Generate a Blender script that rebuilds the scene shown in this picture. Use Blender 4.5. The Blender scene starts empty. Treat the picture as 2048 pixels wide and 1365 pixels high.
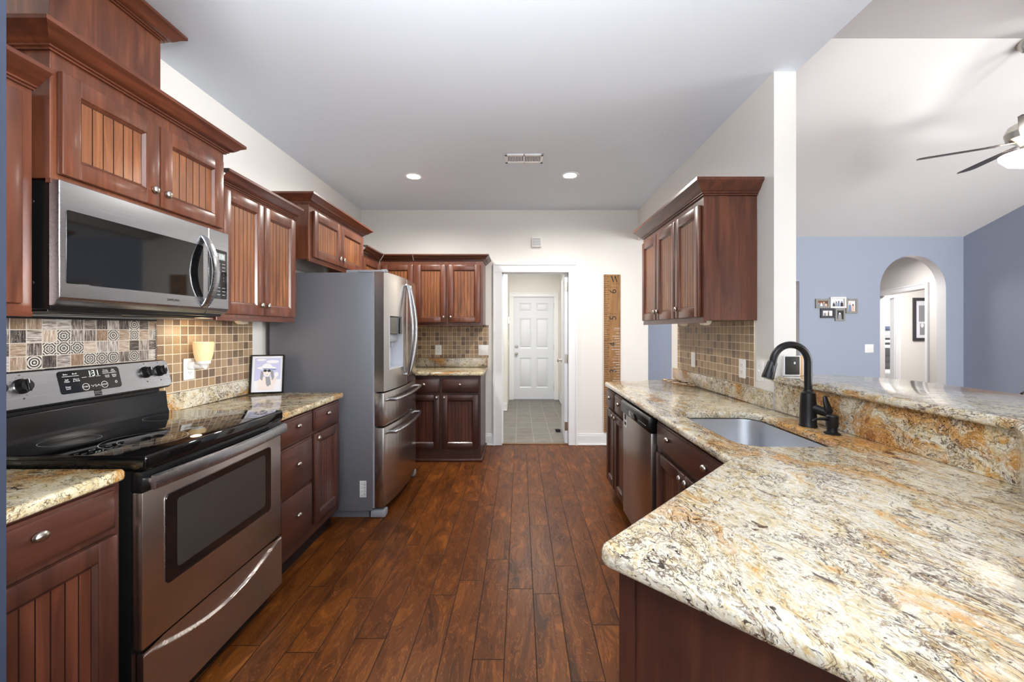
import bpy, bmesh, math, random
from mathutils import Vector, Matrix, Euler
random.seed(7)
sc = bpy.context.scene
COL = sc.collection
PI = math.pi

# ------------------------------------------------------------------ camera
H = 1.35                       # eye height
cd = bpy.data.cameras.new('camera'); cam = bpy.data.objects.new('camera', cd); COL.objects.link(cam)
cd.sensor_width = 36.0; cd.lens = 820 / 2048 * 36
cd.shift_x = -16 / 2048; cd.shift_y = -22.5 / 2048
cd.clip_start = 0.02; cd.clip_end = 100
cam.location = (0, 0, H); cam.rotation_euler = (PI / 2, 0, 0)
sc.camera = cam
# ------------------------------------------------------------------ view
sc.view_settings.view_transform = 'Standard'; sc.view_settings.look = 'None'
sc.view_settings.gamma = 1.0; sc.view_settings.use_curve_mapping = False
sc.view_settings.exposure = 0.4
# ------------------------------------------------------------------ world: overcast daylight beyond the open side of the house
w = bpy.data.worlds.new('world'); sc.world = w; w.use_nodes = True
bg = w.node_tree.nodes['Background']; bg.inputs[0].default_value = (0.86, 0.93, 1.0, 1); bg.inputs[1].default_value = 0.6
# ------------------------------------------------------------------ large lights
def area(name, loc, target, sx, sy, power, col=(1, 1, 1), spread=PI):
    l = bpy.data.lights.new(name, 'AREA'); l.shape = 'RECTANGLE'; l.size = sx; l.size_y = sy
    l.energy = power; l.color = col; l.spread = spread
    o = bpy.data.objects.new(name, l); COL.objects.link(o); o.location = loc
    o.rotation_euler = (Vector(target) - Vector(loc)).to_track_quat('-Z', 'Y').to_euler()
    return o
area('window_light_nook', (-0.2, -2.6, 1.5), (0, 2.2, 2.4), 3.4, 1.8, 38, (0.97, 0.985, 1.0))
area('window_light_great_room', (5.0, -1.8, 1.5), (5.3, 3.2, 2.4), 2.2, 2.0, 60, (1.0, 0.99, 0.98), math.radians(86))
area('window_light_side', (6.1, 0.6, 1.7), (-1.8, 1.9, 1.6), 2.4, 1.8, 140, (1.0, 0.99, 0.98))
area('nook_right_fill_light', (2.3, -0.9, 1.9), (-1.5, 1.25, 1.72), 1.1, 1.1, 26, (1.0, 0.99, 0.97), math.radians(52))  # added spot-like fill brightening the near left cabinets, no window stands there
area('ceiling_bounce_fill', (-0.1, -1.0, 1.5), (-0.1, -0.25, 2.75), 0.6, 0.6, 98, (1.0, 0.99, 0.98), math.radians(100))  # unseen fill aimed up behind the camera, added to lift the ceiling
area('laundry_fill_light', (0.2, 6.2, 2.5), (0.2, 6.2, 0), 0.5, 0.5, 30, (1.0, 0.94, 0.85))  # added overhead fill for the laundry, no fixture behind it
area('hall_fill_light', (7.4, 7.3, 2.5), (7.6, 7.6, 0), 0.5, 0.5, 42, (1.0, 0.95, 0.90))  # invented ceiling fill that lights the space past the angled wall
area('hall_front_fill_light', (5.5, 6.8, 2.5), (5.5, 6.8, 0), 0.5, 0.5, 34, (1.0, 0.97, 0.94))  # extra unseen fill, put in for the dark space right behind the arch
area('bedroom_fill_light', (10.6, 9.8, 1.6), (8.6, 9.9, 1.2), 1.2, 1.2, 60, (1, 0.99, 0.97))  # made-up side fill brightening the far bedroom, no opening modelled

# ------------------------------------------------------------------ helpers
def S(r, g, b):
    f = lambda c: (c / 255 / 12.92) if c / 255 <= 0.04045 else ((c / 255 + 0.055) / 1.055) ** 2.4
    return (f(r), f(g), f(b), 1)

class NT:
    def __init__(s, name):
        s.m = bpy.data.materials.new(name); s.m.use_nodes = True; s.t = s.m.node_tree
        s.b = s.t.nodes['Principled BSDF']
    def n(s, typ, props=None, **inp):
        nd = s.t.nodes.new(typ)
        for k, v in (props or {}).items(): setattr(nd, k, v)
        for k, v in inp.items():
            s.set(nd, k, v)
        return nd
    def set(s, nd, k, v):
        key = int(k[1:]) if (k[0] == 'i' and k[1:].isdigit()) else k.replace('_', ' ')
        sock = nd.inputs[key]
        if hasattr(v, 'is_output'): s.t.links.new(v, sock)
        else: sock.default_value = v
    def math(s, op, a, b=0.0, c=None):
        nd = s.t.nodes.new('ShaderNodeMath'); nd.operation = op
        s.set(nd, 'i0', a); s.set(nd, 'i1', b)
        if c is not None: s.set(nd, 'i2', c)
        return nd.outputs[0]
    def vmath(s, op, a, b=(0, 0, 0)):
        nd = s.t.nodes.new('ShaderNodeVectorMath'); nd.operation = op
        s.set(nd, 'i0', a); s.set(nd, 'i1', b)
        return nd.outputs[0]
    def mix(s, f, a, b, mode='MIX'):
        nd = s.t.nodes.new('ShaderNodeMix'); nd.data_type = 'RGBA'; nd.blend_type = mode
        s.set(nd, 'i0', f); s.set(nd, 'i6', a); s.set(nd, 'i7', b)
        return nd.outputs[2]
    def ramp(s, f, stops, interp='LINEAR'):
        nd = s.t.nodes.new('ShaderNodeValToRGB'); cr = nd.color_ramp; cr.interpolation = interp
        while len(cr.elements) < len(stops): cr.elements.new(0.5)
        for e, (p, c) in zip(cr.elements, stops): e.position = p; e.color = c if len(c) == 4 else (*c, 1)
        s.set(nd, 'i0', f); return nd.outputs[0]
    def step(s, x, a, b):            # smooth 0..1 from a to b
        nd = s.t.nodes.new('ShaderNodeMapRange'); nd.interpolation_type = 'SMOOTHSTEP'
        s.set(nd, 'i0', x); s.set(nd, 'i1', a); s.set(nd, 'i2', b); nd.inputs[3].default_value = 0; nd.inputs[4].default_value = 1
        return nd.outputs[0]
    def obj(s): return s.t.nodes.new('ShaderNodeTexCoord').outputs['Object']
    def map(s, v, scale=(1, 1, 1), rot=(0, 0, 0), loc=(0, 0, 0)):
        return s.n('ShaderNodeMapping', None, Vector=v, Scale=scale, Rotation=rot, Location=loc).outputs[0]
    def noise(s, v, scale, detail=2, rough=0.5, dist=0.0, out=0):
        return s.n('ShaderNodeTexNoise', None, Vector=v, Scale=scale, Detail=detail, Roughness=rough, Distortion=dist).outputs[out]
    def white(s, v, out=0): return s.n('ShaderNodeTexWhiteNoise', {'noise_dimensions': '3D'}, Vector=v).outputs[out]
    def xyz(s, v):
        nd = s.n('ShaderNodeSeparateXYZ', None, Vector=v); return nd.outputs[0], nd.outputs[1], nd.outputs[2]
    def comb(s, x=0.0, y=0.0, z=0.0): return s.n('ShaderNodeCombineXYZ', None, X=x, Y=y, Z=z).outputs[0]
    def bump(s, h, strength=0.2, dist=0.002):
        s.set(s.b, 'Normal', s.n('ShaderNodeBump', None, Height=h, Strength=strength, Distance=dist).outputs[0])
    def p(s, **kw):
        for k, v in kw.items(): s.set(s.b, k, v)
        return s.m

def plain(name, col, rough=0.5, metal=0.0, spec=0.5, emit=None, es=0.0, coat=0.0):
    t = NT(name); t.p(Base_Color=col, Roughness=rough, Metallic=metal)
    t.b.inputs['Specular IOR Level'].default_value = spec
    if coat: t.b.inputs['Coat Weight'].default_value = coat; t.b.inputs['Coat Roughness'].default_value = 0.08
    if emit: t.b.inputs['Emission Color'].default_value = emit; t.b.inputs['Emission Strength'].default_value = es
    return t.m

def paint(name, col, rough=0.6, bump=0.03):
    t = NT(name); o = t.obj(); n = t.noise(o, 260, 2); t.bump(n, bump, 0.001)
    big = t.noise(o, 1.2, 2); c2 = tuple(x * 0.965 for x in col[:3]) + (1,)
    return t.p(Base_Color=t.mix(big, col, c2), Roughness=rough)

def wood(name, dark, mid, light, axis='z', rough=0.33):
    t = NT(name); o = t.obj()
    sc_ = {'z': (9, 9, 0.9), 'x': (0.9, 9, 9)}[axis]
    v = t.map(o, sc_)
    n1 = t.noise(v, 2.2, 6, 0.6, 0.8)
    fine = t.noise(t.map(o, tuple(k * (14 if k > 1 else 3) for k in sc_)), 1.0, 4, 0.6)
    blotch = t.noise(o, 3.0, 3, 0.55)
    c = t.ramp(n1, [(0.28, dark), (0.5, mid), (0.74, light)])
    c = t.mix(t.step(blotch, 0.45, 0.75), c, mid)
    c = t.mix(t.math('MULTIPLY', t.step(fine, 0.5, 0.75), 0.45), c, dark)
    t.bump(fine, 0.06, 0.0008)
    t.p(Base_Color=c, Roughness=rough)
    t.b.inputs['Coat Weight'].default_value = 0.25; t.b.inputs['Coat Roughness'].default_value = 0.18
    return t.m

class MB:
    def __init__(s): s.bm = bmesh.new()
    def _add(s, tmp, mi=0, M=None, keep=False):
        mp = {}
        for v in tmp.verts: mp[v] = s.bm.verts.new(M @ v.co if M is not None else v.co)
        for f in tmp.faces:
            try: g = s.bm.faces.new([mp[v] for v in f.verts])
            except ValueError: continue
            g.material_index = f.material_index if keep else mi
        tmp.free(); return s
    def box(s, x0, x1, y0, y1, z0, z1, mi=0, bev=0.0, seg=2, M=None):
        t = bmesh.new()
        bmesh.ops.create_cube(t, size=1.0)
        for v in t.verts: v.co = Vector(((v.co.x + .5) * (x1 - x0) + x0, (v.co.y + .5) * (y1 - y0) + y0, (v.co.z + .5) * (z1 - z0) + z0))
        if bev: bmesh.ops.bevel(t, geom=t.edges[:], offset=bev, segments=seg, profile=0.5, affect='EDGES')
        return s._add(t, mi, M)
    def prism(s, poly, a, b, axis='z', mi=0, bev=0.0, seg=2, M=None, side_mi=None):
        f3 = {'z': lambda p, h: (p[0], p[1], h), 'y': lambda p, h: (p[0], h, p[1]), 'x': lambda p, h: (h, p[0], p[1])}[axis]
        t = bmesh.new()
        lo = [t.verts.new(f3(p, a)) for p in poly]; hi = [t.verts.new(f3(p, b)) for p in poly]
        n = len(poly); t.faces.new(lo); t.faces.new(hi)
        for f in t.faces: f.material_index = mi
        for i in range(n):
            f = t.faces.new((lo[i], lo[(i + 1) % n], hi[(i + 1) % n], hi[i]))
            f.material_index = mi if side_mi is None else (side_mi(i) if callable(side_mi) else side_mi)
        bmesh.ops.recalc_face_normals(t, faces=t.faces[:])
        if bev: bmesh.ops.bevel(t, geom=t.edges[:], offset=bev, segments=seg, profile=0.5, affect='EDGES')
        return s._add(t, mi, M, keep=True)
    def lathe(s, prof, M=None, seg=24, mi=0, sx=1.0, sy=1.0):
        t = bmesh.new(); rings = []
        for r, h in prof:
            if r < 1e-6: rings.append([t.verts.new((0, 0, h))])
            else: rings.append([t.verts.new((r * sx * math.cos(2 * PI * k / seg), r * sy * math.sin(2 * PI * k / seg), h)) for k in range(seg)])
        for A, B in zip(rings, rings[1:]):
            for k in range(seg):
                q = [A[k % len(A)], A[(k + 1) % len(A)], B[(k + 1) % len(B)], B[k % len(B)]]
                u = []
                for v in q:
                    if v not in u: u.append(v)
                if len(u) > 2: t.faces.new(u)
        for R, up in ((rings[0], 0), (rings[-1], 1)):
            if len(R) > 2: t.faces.new(R)
        bmesh.ops.recalc_face_normals(t, faces=t.faces[:])
        return s._add(t, mi, M)
    def tube(s, path, r, seg=12, mi=0, cap=True, flat=1.0, up=None):
        P = [Vector(p) for p in path]; t = bmesh.new(); rings = []
        rr = r if isinstance(r, (list, tuple)) else [r] * len(P)
        nrm = None
        for i, p in enumerate(P):
            tan = (P[min(i + 1, len(P) - 1)] - P[max(i - 1, 0)]).normalized()
            if nrm is None:
                nrm = Vector(up) if up else (Vector((0, 0, 1)) if abs(tan.z) < 0.9 else Vector((1, 0, 0)))
            nrm = (nrm - tan * nrm.dot(tan)).normalized(); bi = tan.cross(nrm)
            rings.append([t.verts.new(p + nrm * rr[i] * math.cos(2 * PI * k / seg) + bi * rr[i] * flat * math.sin(2 * PI * k / seg)) for k in range(seg)])
        for A, B in zip(rings, rings[1:]):
            for k in range(seg): t.faces.new((A[k], A[(k + 1) % seg], B[(k + 1) % seg], B[k]))
        if cap: t.faces.new(rings[0]); t.faces.new(rings[-1])
        bmesh.ops.recalc_face_normals(t, faces=t.faces[:])
        return s._add(t, mi)
    def grid(s, rows, mi=0, fn=None, M=None):
        t = bmesh.new(); V = [[t.verts.new(p) for p in r] for r in rows]
        for i in range(len(V) - 1):
            for j in range(len(V[0]) - 1):
                f = t.faces.new((V[i][j], V[i][j + 1], V[i + 1][j + 1], V[i + 1][j]))
                f.material_index = fn(i, j) if fn else mi
        return s._add(t, mi, M, keep=True)
    def poly(s, pts, mi=0):
        f = s.bm.faces.new([s.bm.verts.new(p) for p in pts]); f.material_index = mi; return s
    def disc(s, cx, cz, rx, rz, y, mi=0, seg=20):       # flat disc in the xz plane
        return s.poly([(cx + rx * math.cos(2 * PI * k / seg), y, cz + rz * math.sin(2 * PI * k / seg)) for k in range(seg)], mi)
    def slab(s, outer, holes, z0, z1, r=0.012, mi=0):
        """Stone slab with eased edges; outer is counter-clockwise, holes clockwise."""
        t = bmesh.new(); tops = []; bots = []
        for loop in [outer] + holes:
            n = len(loop); nr = []
            for i in range(n):
                a, b, c = Vector(loop[i - 1]), Vector(loop[i]), Vector(loop[(i + 1) % n])
                d1 = (b - a).normalized(); d2 = (c - b).normalized()
                n1 = Vector((-d1.y, d1.x)); n2 = Vector((-d2.y, d2.x)); m = (n1 + n2)
                m = m.normalized() / max(0.35, m.normalized().dot(n1)); nr.append(m)
            prof = [(r * (1 - math.cos(k * PI / 8)) if False else r * (1 - math.sin(k * PI / 8)), z1 - r + r * math.cos(k * PI / 8)) for k in range(0, 5)]
            r2 = r * 0.8
            prof += [(r2 * (1 - math.cos(k * PI / 8)), z0 + r2 - r2 * math.sin(k * PI / 8)) for k in range(0, 5)]
            rings = [[t.verts.new((p[0] + m.x * ins, p[1] + m.y * ins, z)) for p, m in zip(loop, nr)] for ins, z in prof]
            for A, B in zip(rings, rings[1:]):
                for k in range(n): t.faces.new((A[k], A[(k + 1) % n], B[(k + 1) % n], B[k]))
            tops.append(rings[0]); bots.append(rings[-1])
        for L in (tops, bots):
            ed = []
            for R in L:
                for k in range(len(R)):
                    e = t.edges.get((R[k], R[(k + 1) % len(R)]))
                    ed.append(e)
            bmesh.ops.triangle_fill(t, edges=ed, use_beauty=True, use_dissolve=False)
        bmesh.ops.recalc_face_normals(t, faces=t.faces[:])
        return s._add(t, mi)
    def text(s, body, size, M, mi=0, align='CENTER'):
        c = bpy.data.curves.new('tmp', 'FONT'); c.body = body; c.size = size; c.align_x = align; c.align_y = 'CENTER'
        c.resolution_u = 3
        o = bpy.data.objects.new('tmp', c); COL.objects.link(o); bpy.context.view_layer.update()
        me = bpy.data.meshes.new_from_object(o.evaluated_get(bpy.context.evaluated_depsgraph_get()))
        t = bmesh.new(); t.from_mesh(me); s._add(t, mi, M)
        bpy.data.objects.remove(o); bpy.data.curves.remove(c); bpy.data.meshes.remove(me)
        return s
    def build(s, name, mats, parent=None, smooth=32, recenter=None):
        bm = s.bm
        bmesh.ops.recalc_face_normals(bm, faces=[f for f in bm.faces if False] or [])
        me = bpy.data.meshes.new(name); off = Vector((0, 0, 0))
        if parent is None and recenter is not False:
            xs = [v.co.x for v in bm.verts]; ys = [v.co.y for v in bm.verts]; zs = [v.co.z for v in bm.verts]
            off = Vector(((min(xs) + max(xs)) / 2, (min(ys) + max(ys)) / 2, min(zs)))
            for v in bm.verts: v.co -= off
        bm.to_mesh(me); bm.free()
        for m in (mats if isinstance(mats, (list, tuple)) else [mats]): me.materials.append(m)
        if smooth:
            for p in me.polygons: p.use_smooth = True
            me.set_sharp_from_angle(angle=math.radians(smooth))
        o = bpy.data.objects.new(name, me); COL.objects.link(o); o.location = off
        if parent is not None: o.parent = parent
        return o

def tag(o, label, cat, group=None, kind=None):
    o['label'] = label; o['category'] = cat
    if group: o['group'] = group
    if kind: o['kind'] = kind
    return o
def thing(name, label, cat, loc=(0, 0, 0), rz=0.0, group=None):
    o = bpy.data.objects.new(name, None); COL.objects.link(o); o.empty_display_size = 0.1
    o.location = loc; o.rotation_euler = (0, 0, math.radians(rz))
    return tag(o, label, cat, group)
def struct(mb, name, mats, label=None, cat='structure', smooth=32):
    o = mb.build(name, mats, None, smooth); o['kind'] = 'structure'
    if label: o['label'] = label; o['category'] = cat
    return o
def inst(name, src, parent, loc=(0, 0, 0), rot=(0, 0, 0)):
    o = bpy.data.objects.new(name, src); COL.objects.link(o); o.parent = parent; o.location = loc; o.rotation_euler = rot
    return o
FRONT = lambda x, y, z: Matrix.Translation((x, y, z)) @ Matrix.Rotation(PI / 2, 4, 'X')   # text and lathe facing local -y
def arc(cx, cy, r, a0, a1, n):
    return [(cx + r * math.cos(math.radians(a0 + (a1 - a0) * k / n)), cy + r * math.sin(math.radians(a0 + (a1 - a0) * k / n))) for k in range(n + 1)]
def rrect(x0, x1, y0, y1, r, n=5):
    return arc(x1 - r, y0 + r, r, -90, 0, n) + arc(x1 - r, y1 - r, r, 0, 90, n) + arc(x0 + r, y1 - r, r, 90, 180, n) + arc(x0 + r, y0 + r, r, 180, 270, n)
# ------------------------------------------------------------------ materials
M_wall = paint('wall_cream_paint', S(238, 236, 231))
M_wall_r = M_wall
M_blue = paint('wall_blue_paint', S(158, 168, 186))
M_blue_shade = paint('wall_blue_paint_shaded', S(34, 42, 60))  # the blue wall paint with its shade put into the colour
M_ceil = paint('ceiling_paint', S(229, 238, 250), 0.75, 0.08)
M_vault = paint('vault_ceiling_paint', S(234, 233, 232), 0.75, 0.08)
M_white = plain('white_trim_paint', S(240, 241, 243), 0.32)
M_door = plain('white_door_paint', S(226, 231, 240), 0.38)
M_plate = plain('white_plastic', S(244, 244, 242), 0.35)
M_slot = plain('dark_slot', S(40, 38, 36), 0.6)
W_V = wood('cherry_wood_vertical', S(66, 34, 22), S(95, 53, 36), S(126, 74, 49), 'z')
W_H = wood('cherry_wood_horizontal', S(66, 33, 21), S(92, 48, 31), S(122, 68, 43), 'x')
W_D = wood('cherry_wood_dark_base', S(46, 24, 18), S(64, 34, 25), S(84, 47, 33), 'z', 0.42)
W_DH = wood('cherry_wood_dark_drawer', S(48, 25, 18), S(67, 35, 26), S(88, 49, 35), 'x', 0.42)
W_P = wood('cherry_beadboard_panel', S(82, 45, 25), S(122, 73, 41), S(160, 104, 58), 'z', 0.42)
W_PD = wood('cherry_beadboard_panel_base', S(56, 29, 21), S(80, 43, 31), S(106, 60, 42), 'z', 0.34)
M_glaze = plain('dark_glaze', S(34, 14, 10), 0.5)
M_kick = plain('toe_kick', S(26, 14, 11), 0.6)
M_nickel = plain('brushed_nickel', S(196, 190, 180), 0.26, 1.0)
M_chrome = plain('polished_chrome', S(215, 215, 215), 0.12, 1.0)
M_black = plain('black_plastic', S(14, 14, 15), 0.28)
M_blackm = plain('matte_black_metal', S(22, 22, 24), 0.36, 0.3)
M_gloss = plain('black_glass', S(9, 9, 10), 0.04, 0, 0.6)
M_ring = plain('burner_ring_print', S(150, 150, 150), 0.3)
M_ink = plain('white_print', S(225, 225, 225), 0.5)
M_inkd = plain('black_print', S(25, 22, 20), 0.6)
M_led = plain('clock_digits', S(230, 240, 235), 0.4, emit=S(225, 240, 235), es=1.6)
M_grayp = plain('gray_plastic', S(150, 153, 160), 0.4)
M_rubber = plain('black_rubber', S(24, 24, 24), 0.7)
def brushed(name, col, rough, axis):
    t = NT(name); o = t.obj()
    s_ = {'x': (3, 400, 400), 'z': (400, 400, 3)}[axis]
    n = t.noise(t.map(o, s_), 1.0, 2)
    t.set(t.b, 'Roughness', t.math('MULTIPLY_ADD', n, 0.10, rough - 0.05)); t.bump(n, 0.02, 0.0005)
    t.p(Base_Color=col, Metallic=1.0); return t.m
M_steel = brushed('brushed_stainless', S(182, 184, 188), 0.26, 'x')
M_steel_d = brushed('dark_stainless', S(196, 186, 180), 0.30, 'x')
M_steel_v = brushed('fridge_stainless', S(196, 191, 187), 0.24, 'z')
M_sink = brushed('sink_stainless', S(196, 200, 206), 0.42, 'x')
t = NT('fridge_side_gray'); n_ = t.noise(t.obj(), 420, 2); t.bump(n_, 0.25, 0.001)
M_fside = t.p(Base_Color=t.mix(t.noise(t.obj(), 160, 3), S(112, 113, 120), S(128, 129, 136)), Roughness=0.42, Metallic=0.35)

def granite(name, rot, stretch, pale, goldness):
    t = NT(name); o = t.obj()
    v = t.map(t.map(o, (1, 1, 1), (0, 0, math.radians(rot))), (1.0, stretch, 1.0))
    wv = t.noise(v, 3.4, 5, 0.6, 0, 1)
    v2 = t.vmath('ADD', v, t.n('ShaderNodeVectorMath', {'operation': 'SCALE'}, i0=t.vmath('SUBTRACT', wv, (0.5, 0.5, 0.5)), Scale=0.30).outputs[0])
    wv3 = t.noise(v, 16, 4, 0.6, 0, 1)
    v3 = t.vmath('ADD', v2, t.n('ShaderNodeVectorMath', {'operation': 'SCALE'}, i0=t.vmath('SUBTRACT', wv3, (0.5, 0.5, 0.5)), Scale=0.10).outputs[0])
    C = (lambda a, b: S(*a) if pale else S(*b))
    white = C((218, 214, 200), (206, 198, 172)); cream = C((204, 186, 144), (196, 178, 134)); grayc = C((176, 171, 155), (160, 153, 132))
    gold = C((194, 140, 62), (178, 128, 58)); rust = C((136, 76, 30), (120, 66, 26)); dark = S(48, 37, 30)
    def lines(c, f, lv, wd_, am, col, msc, lo, hi):
        ve = t.step(t.math('ABSOLUTE', t.math('SUBTRACT', f, lv)), wd_, wd_ * 0.2)
        mk = t.step(t.noise(o, msc, 4, 0.6), lo, hi)
        return t.mix(t.math('MULTIPLY', t.math('MULTIPLY', ve, mk), am), c, col)
    n1 = t.noise(v2, 14, 8, 0.72, 0.4)
    c = t.ramp(n1, [(0.32, gold), (0.41, cream), (0.50, white), (0.58, cream), (0.66, grayc)])
    # golden clouds with brown rims
    n2 = t.noise(v2, 3.6, 9, 0.66, 0.7)
    n2 = t.math('ADD', n2, t.math('MULTIPLY', t.math('SUBTRACT', t.noise(o, 1.5, 2), 0.5), 0.34))
    c = t.mix(t.math('MULTIPLY', t.step(n2, 0.575 - goldness, 0.67 - goldness), 0.92), c, gold)
    c = t.mix(t.math('MULTIPLY', t.step(n2, 0.66 - goldness, 0.76 - goldness), 0.8), c, rust)
    for lv, wd_, am in ((0.56, 0.010, 0.85), (0.605, 0.008, 0.85), (0.65, 0.008, 0.8), (0.45, 0.007, 0.7)):
        c = lines(c, n2, lv - goldness, wd_, am, S(88, 54, 28), 13, 0.40, 0.54)
    # fine grain
    gr = t.noise(t.map(v2, (1.0, 0.8, 1.0)), 150, 4, 0.68)
    c = t.mix(t.math('MULTIPLY', t.step(gr, 0.52, 0.68), 0.62), c, C((138, 112, 74), (108, 86, 54)))
    c = t.mix(t.math('MULTIPLY', t.step(gr, 0.47, 0.32), 0.55), c, C((250, 248, 238), (222, 214, 190)))
    # crackle of thin dark veins
    for sc_v, wd_, lo, hi, am in ((13.0, 0.030, 0.42, 0.56, 0.8), (30.0, 0.045, 0.45, 0.57, 0.8)):
        vo = t.n('ShaderNodeTexVoronoi', {'feature': 'DISTANCE_TO_EDGE'}, Vector=v3, Scale=sc_v).outputs[0]
        mk = t.step(t.noise(o, 5.5 + sc_v * 0.1, 5, 0.62), lo, hi)
        c = t.mix(t.math('MULTIPLY', t.math('MULTIPLY', t.step(vo, wd_, wd_ * 0.15), mk), am), c, S(76, 52, 34))
    c = lines(c, t.noise(v2, 8.0, 7, 0.62, 0.8), 0.5, 0.011, 0.85, S(64, 44, 30), 9, 0.42, 0.55)
    # dark flecks in drifts, elongated along the streak
    for sc_f, lo, hi, m_lo, m_hi, am in ((140, 0.585, 0.64, 0.40, 0.56, 0.95), (70, 0.59, 0.635, 0.44, 0.58, 0.95), (36, 0.635, 0.675, 0.46, 0.60, 0.9)):
        fl = t.noise(t.map(v3, (1.0, 0.7, 1.0)), sc_f, 4, 0.62, 0.4)
        mk = t.step(t.noise(o, 5.0 + sc_f * 0.03, 5, 0.62), m_lo, m_hi)
        c = t.mix(t.math('MULTIPLY', t.math('MULTIPLY', t.step(fl, lo, hi), mk), am), c, dark)
    sp = t.noise(v3, 11.0, 3, 0.5, 0.3)
    c = t.mix(t.math('MULTIPLY', t.step(sp, 0.675, 0.71), 0.9), c, S(60, 36, 28))
    t.p(Base_Color=c, Roughness=0.09)
    return t.m
G_main = granite('granite_pale', 169, 0.5, True, 0.06)
G_left = granite('granite_tan', 95, 0.5, False, 0.06)
G_face = granite('granite_golden_face', 20, 0.8, True, 0.055)

def cells(t, o, pu, pv, ou=0.0, ov=0.0):
    x, y, z = t.xyz(o)
    u = t.math('DIVIDE', t.math('ADD', x, ou), pu); v = t.math('DIVIDE', t.math('ADD', z, ov), pv)
    iu = t.math('FLOOR', u); iv = t.math('FLOOR', v)
    fu = t.math('SUBTRACT', u, iu); fv = t.math('SUBTRACT', v, iv)
    du = t.math('MINIMUM', fu, t.math('SUBTRACT', 1.0, fu)); dv = t.math('MINIMUM', fv, t.math('SUBTRACT', 1.0, fv))
    return iu, iv, fu, fv, t.math('MINIMUM', du, dv)
t = NT('beige_mosaic_tile'); o = t.obj()
iu, iv, fu, fv, d = cells(t, o, 0.0508, 0.0508)
rn = t.white(t.comb(iu, iv, 0.0))
c = t.ramp(rn, [(0.0, S(164, 138, 106)), (0.22, S(150, 124, 96)), (0.45, S(132, 105, 80)), (0.62, S(158, 130, 94)), (0.74, S(110, 86, 68)), (0.88, S(90, 70, 58))], 'CONSTANT')
c = t.mix(t.math('MULTIPLY', t.noise(o, 60, 4), 0.35), c, S(196, 172, 138))
gm = t.step(d, 0.028, 0.05)
t.bump(gm, 0.4, 0.002)
M_mosaic = t.p(Base_Color=t.mix(gm, S(226, 214, 192), c), Roughness=t.math('MULTIPLY_ADD', gm, -0.35, 0.75))

t = NT('patterned_rustic_tile'); o = t.obj()
iu, iv, fu, fv, d = cells(t, o, 0.0505, 0.0500)
ce = t.comb(iu, iv, 3.0); rn = t.white(ce); rn2 = t.white(t.comb(iu, iv, 9.0)); rn3 = t.white(t.comb(iu, iv, 17.0))
x, y, z = t.xyz(o)
sw = t.math('GREATER_THAN', rn2, 0.5)
a = t.math('ADD', t.math('MULTIPLY', sw, x), t.math('MULTIPLY', t.math('SUBTRACT', 1.0, sw), z))
b = t.math('ADD', t.math('MULTIPLY', sw, z), t.math('MULTIPLY', t.math('SUBTRACT', 1.0, sw), x))
st = t.noise(t.comb(t.math('MULTIPLY', a, 260.0), t.math('MULTIPLY', b, 22.0), t.math('MULTIPLY', rn3, 40.0)), 1.0, 5, 0.65, 0.6)
st = t.math('ADD', st, t.math('MULTIPLY', t.math('SUBTRACT', rn, 0.5), 0.28))
wcol = t.ramp(st, [(0.28, S(36, 32, 32)), (0.42, S(78, 70, 66)), (0.52, S(132, 122, 114)), (0.62, S(176, 168, 160)), (0.74, S(208, 204, 198))])
warm = t.math('GREATER_THAN', rn3, 0.72); wcol = t.mix(t.math('MULTIPLY', warm, 0.35), wcol, S(176, 140, 104))
dots = t.step(t.noise(o, 330, 1), 0.68, 0.73); wcol = t.mix(t.math('MULTIPLY', dots, t.math('GREATER_THAN', rn2, 0.3)), wcol, S(226, 222, 216))
px_ = t.math('MULTIPLY', t.math('SUBTRACT', fu, 0.5), 2.0); pz_ = t.math('MULTIPLY', t.math('SUBTRACT', fv, 0.5), 2.0)
r_ = t.math('SQRT', t.math('ADD', t.math('MULTIPLY', px_, px_), t.math('MULTIPLY', pz_, pz_)))
th = t.math('ARCTAN2', pz_, px_)
c4 = t.math('COSINE', t.math('MULTIPLY', th, 4.0)); c8 = t.math('COSINE', t.math('MULTIPLY', th, 8.0))
ph = t.math('ADD', t.math('MULTIPLY', r_, 17.0), t.math('ADD', t.math('MULTIPLY', c4, t.math('MULTIPLY_ADD', rn3, 3.4, -1.7)), t.math('MULTIPLY', c8, t.math('MULTIPLY', rn2, 1.6))))
orn = t.step(t.math('SINE', t.math('ADD', ph, t.math('MULTIPLY', rn2, 6.0))), -0.15, 0.15)
ocol = t.mix(orn, S(46, 44, 44), S(196, 190, 180))
isor = t.math('LESS_THAN', t.white(t.comb(iu, iv, 31.0)), 0.30)
c = t.mix(isor, wcol, ocol)
gm = t.step(d, 0.02, 0.04)
M_decor = t.p(Base_Color=t.mix(gm, S(190, 182, 170), c), Roughness=0.4)

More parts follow.
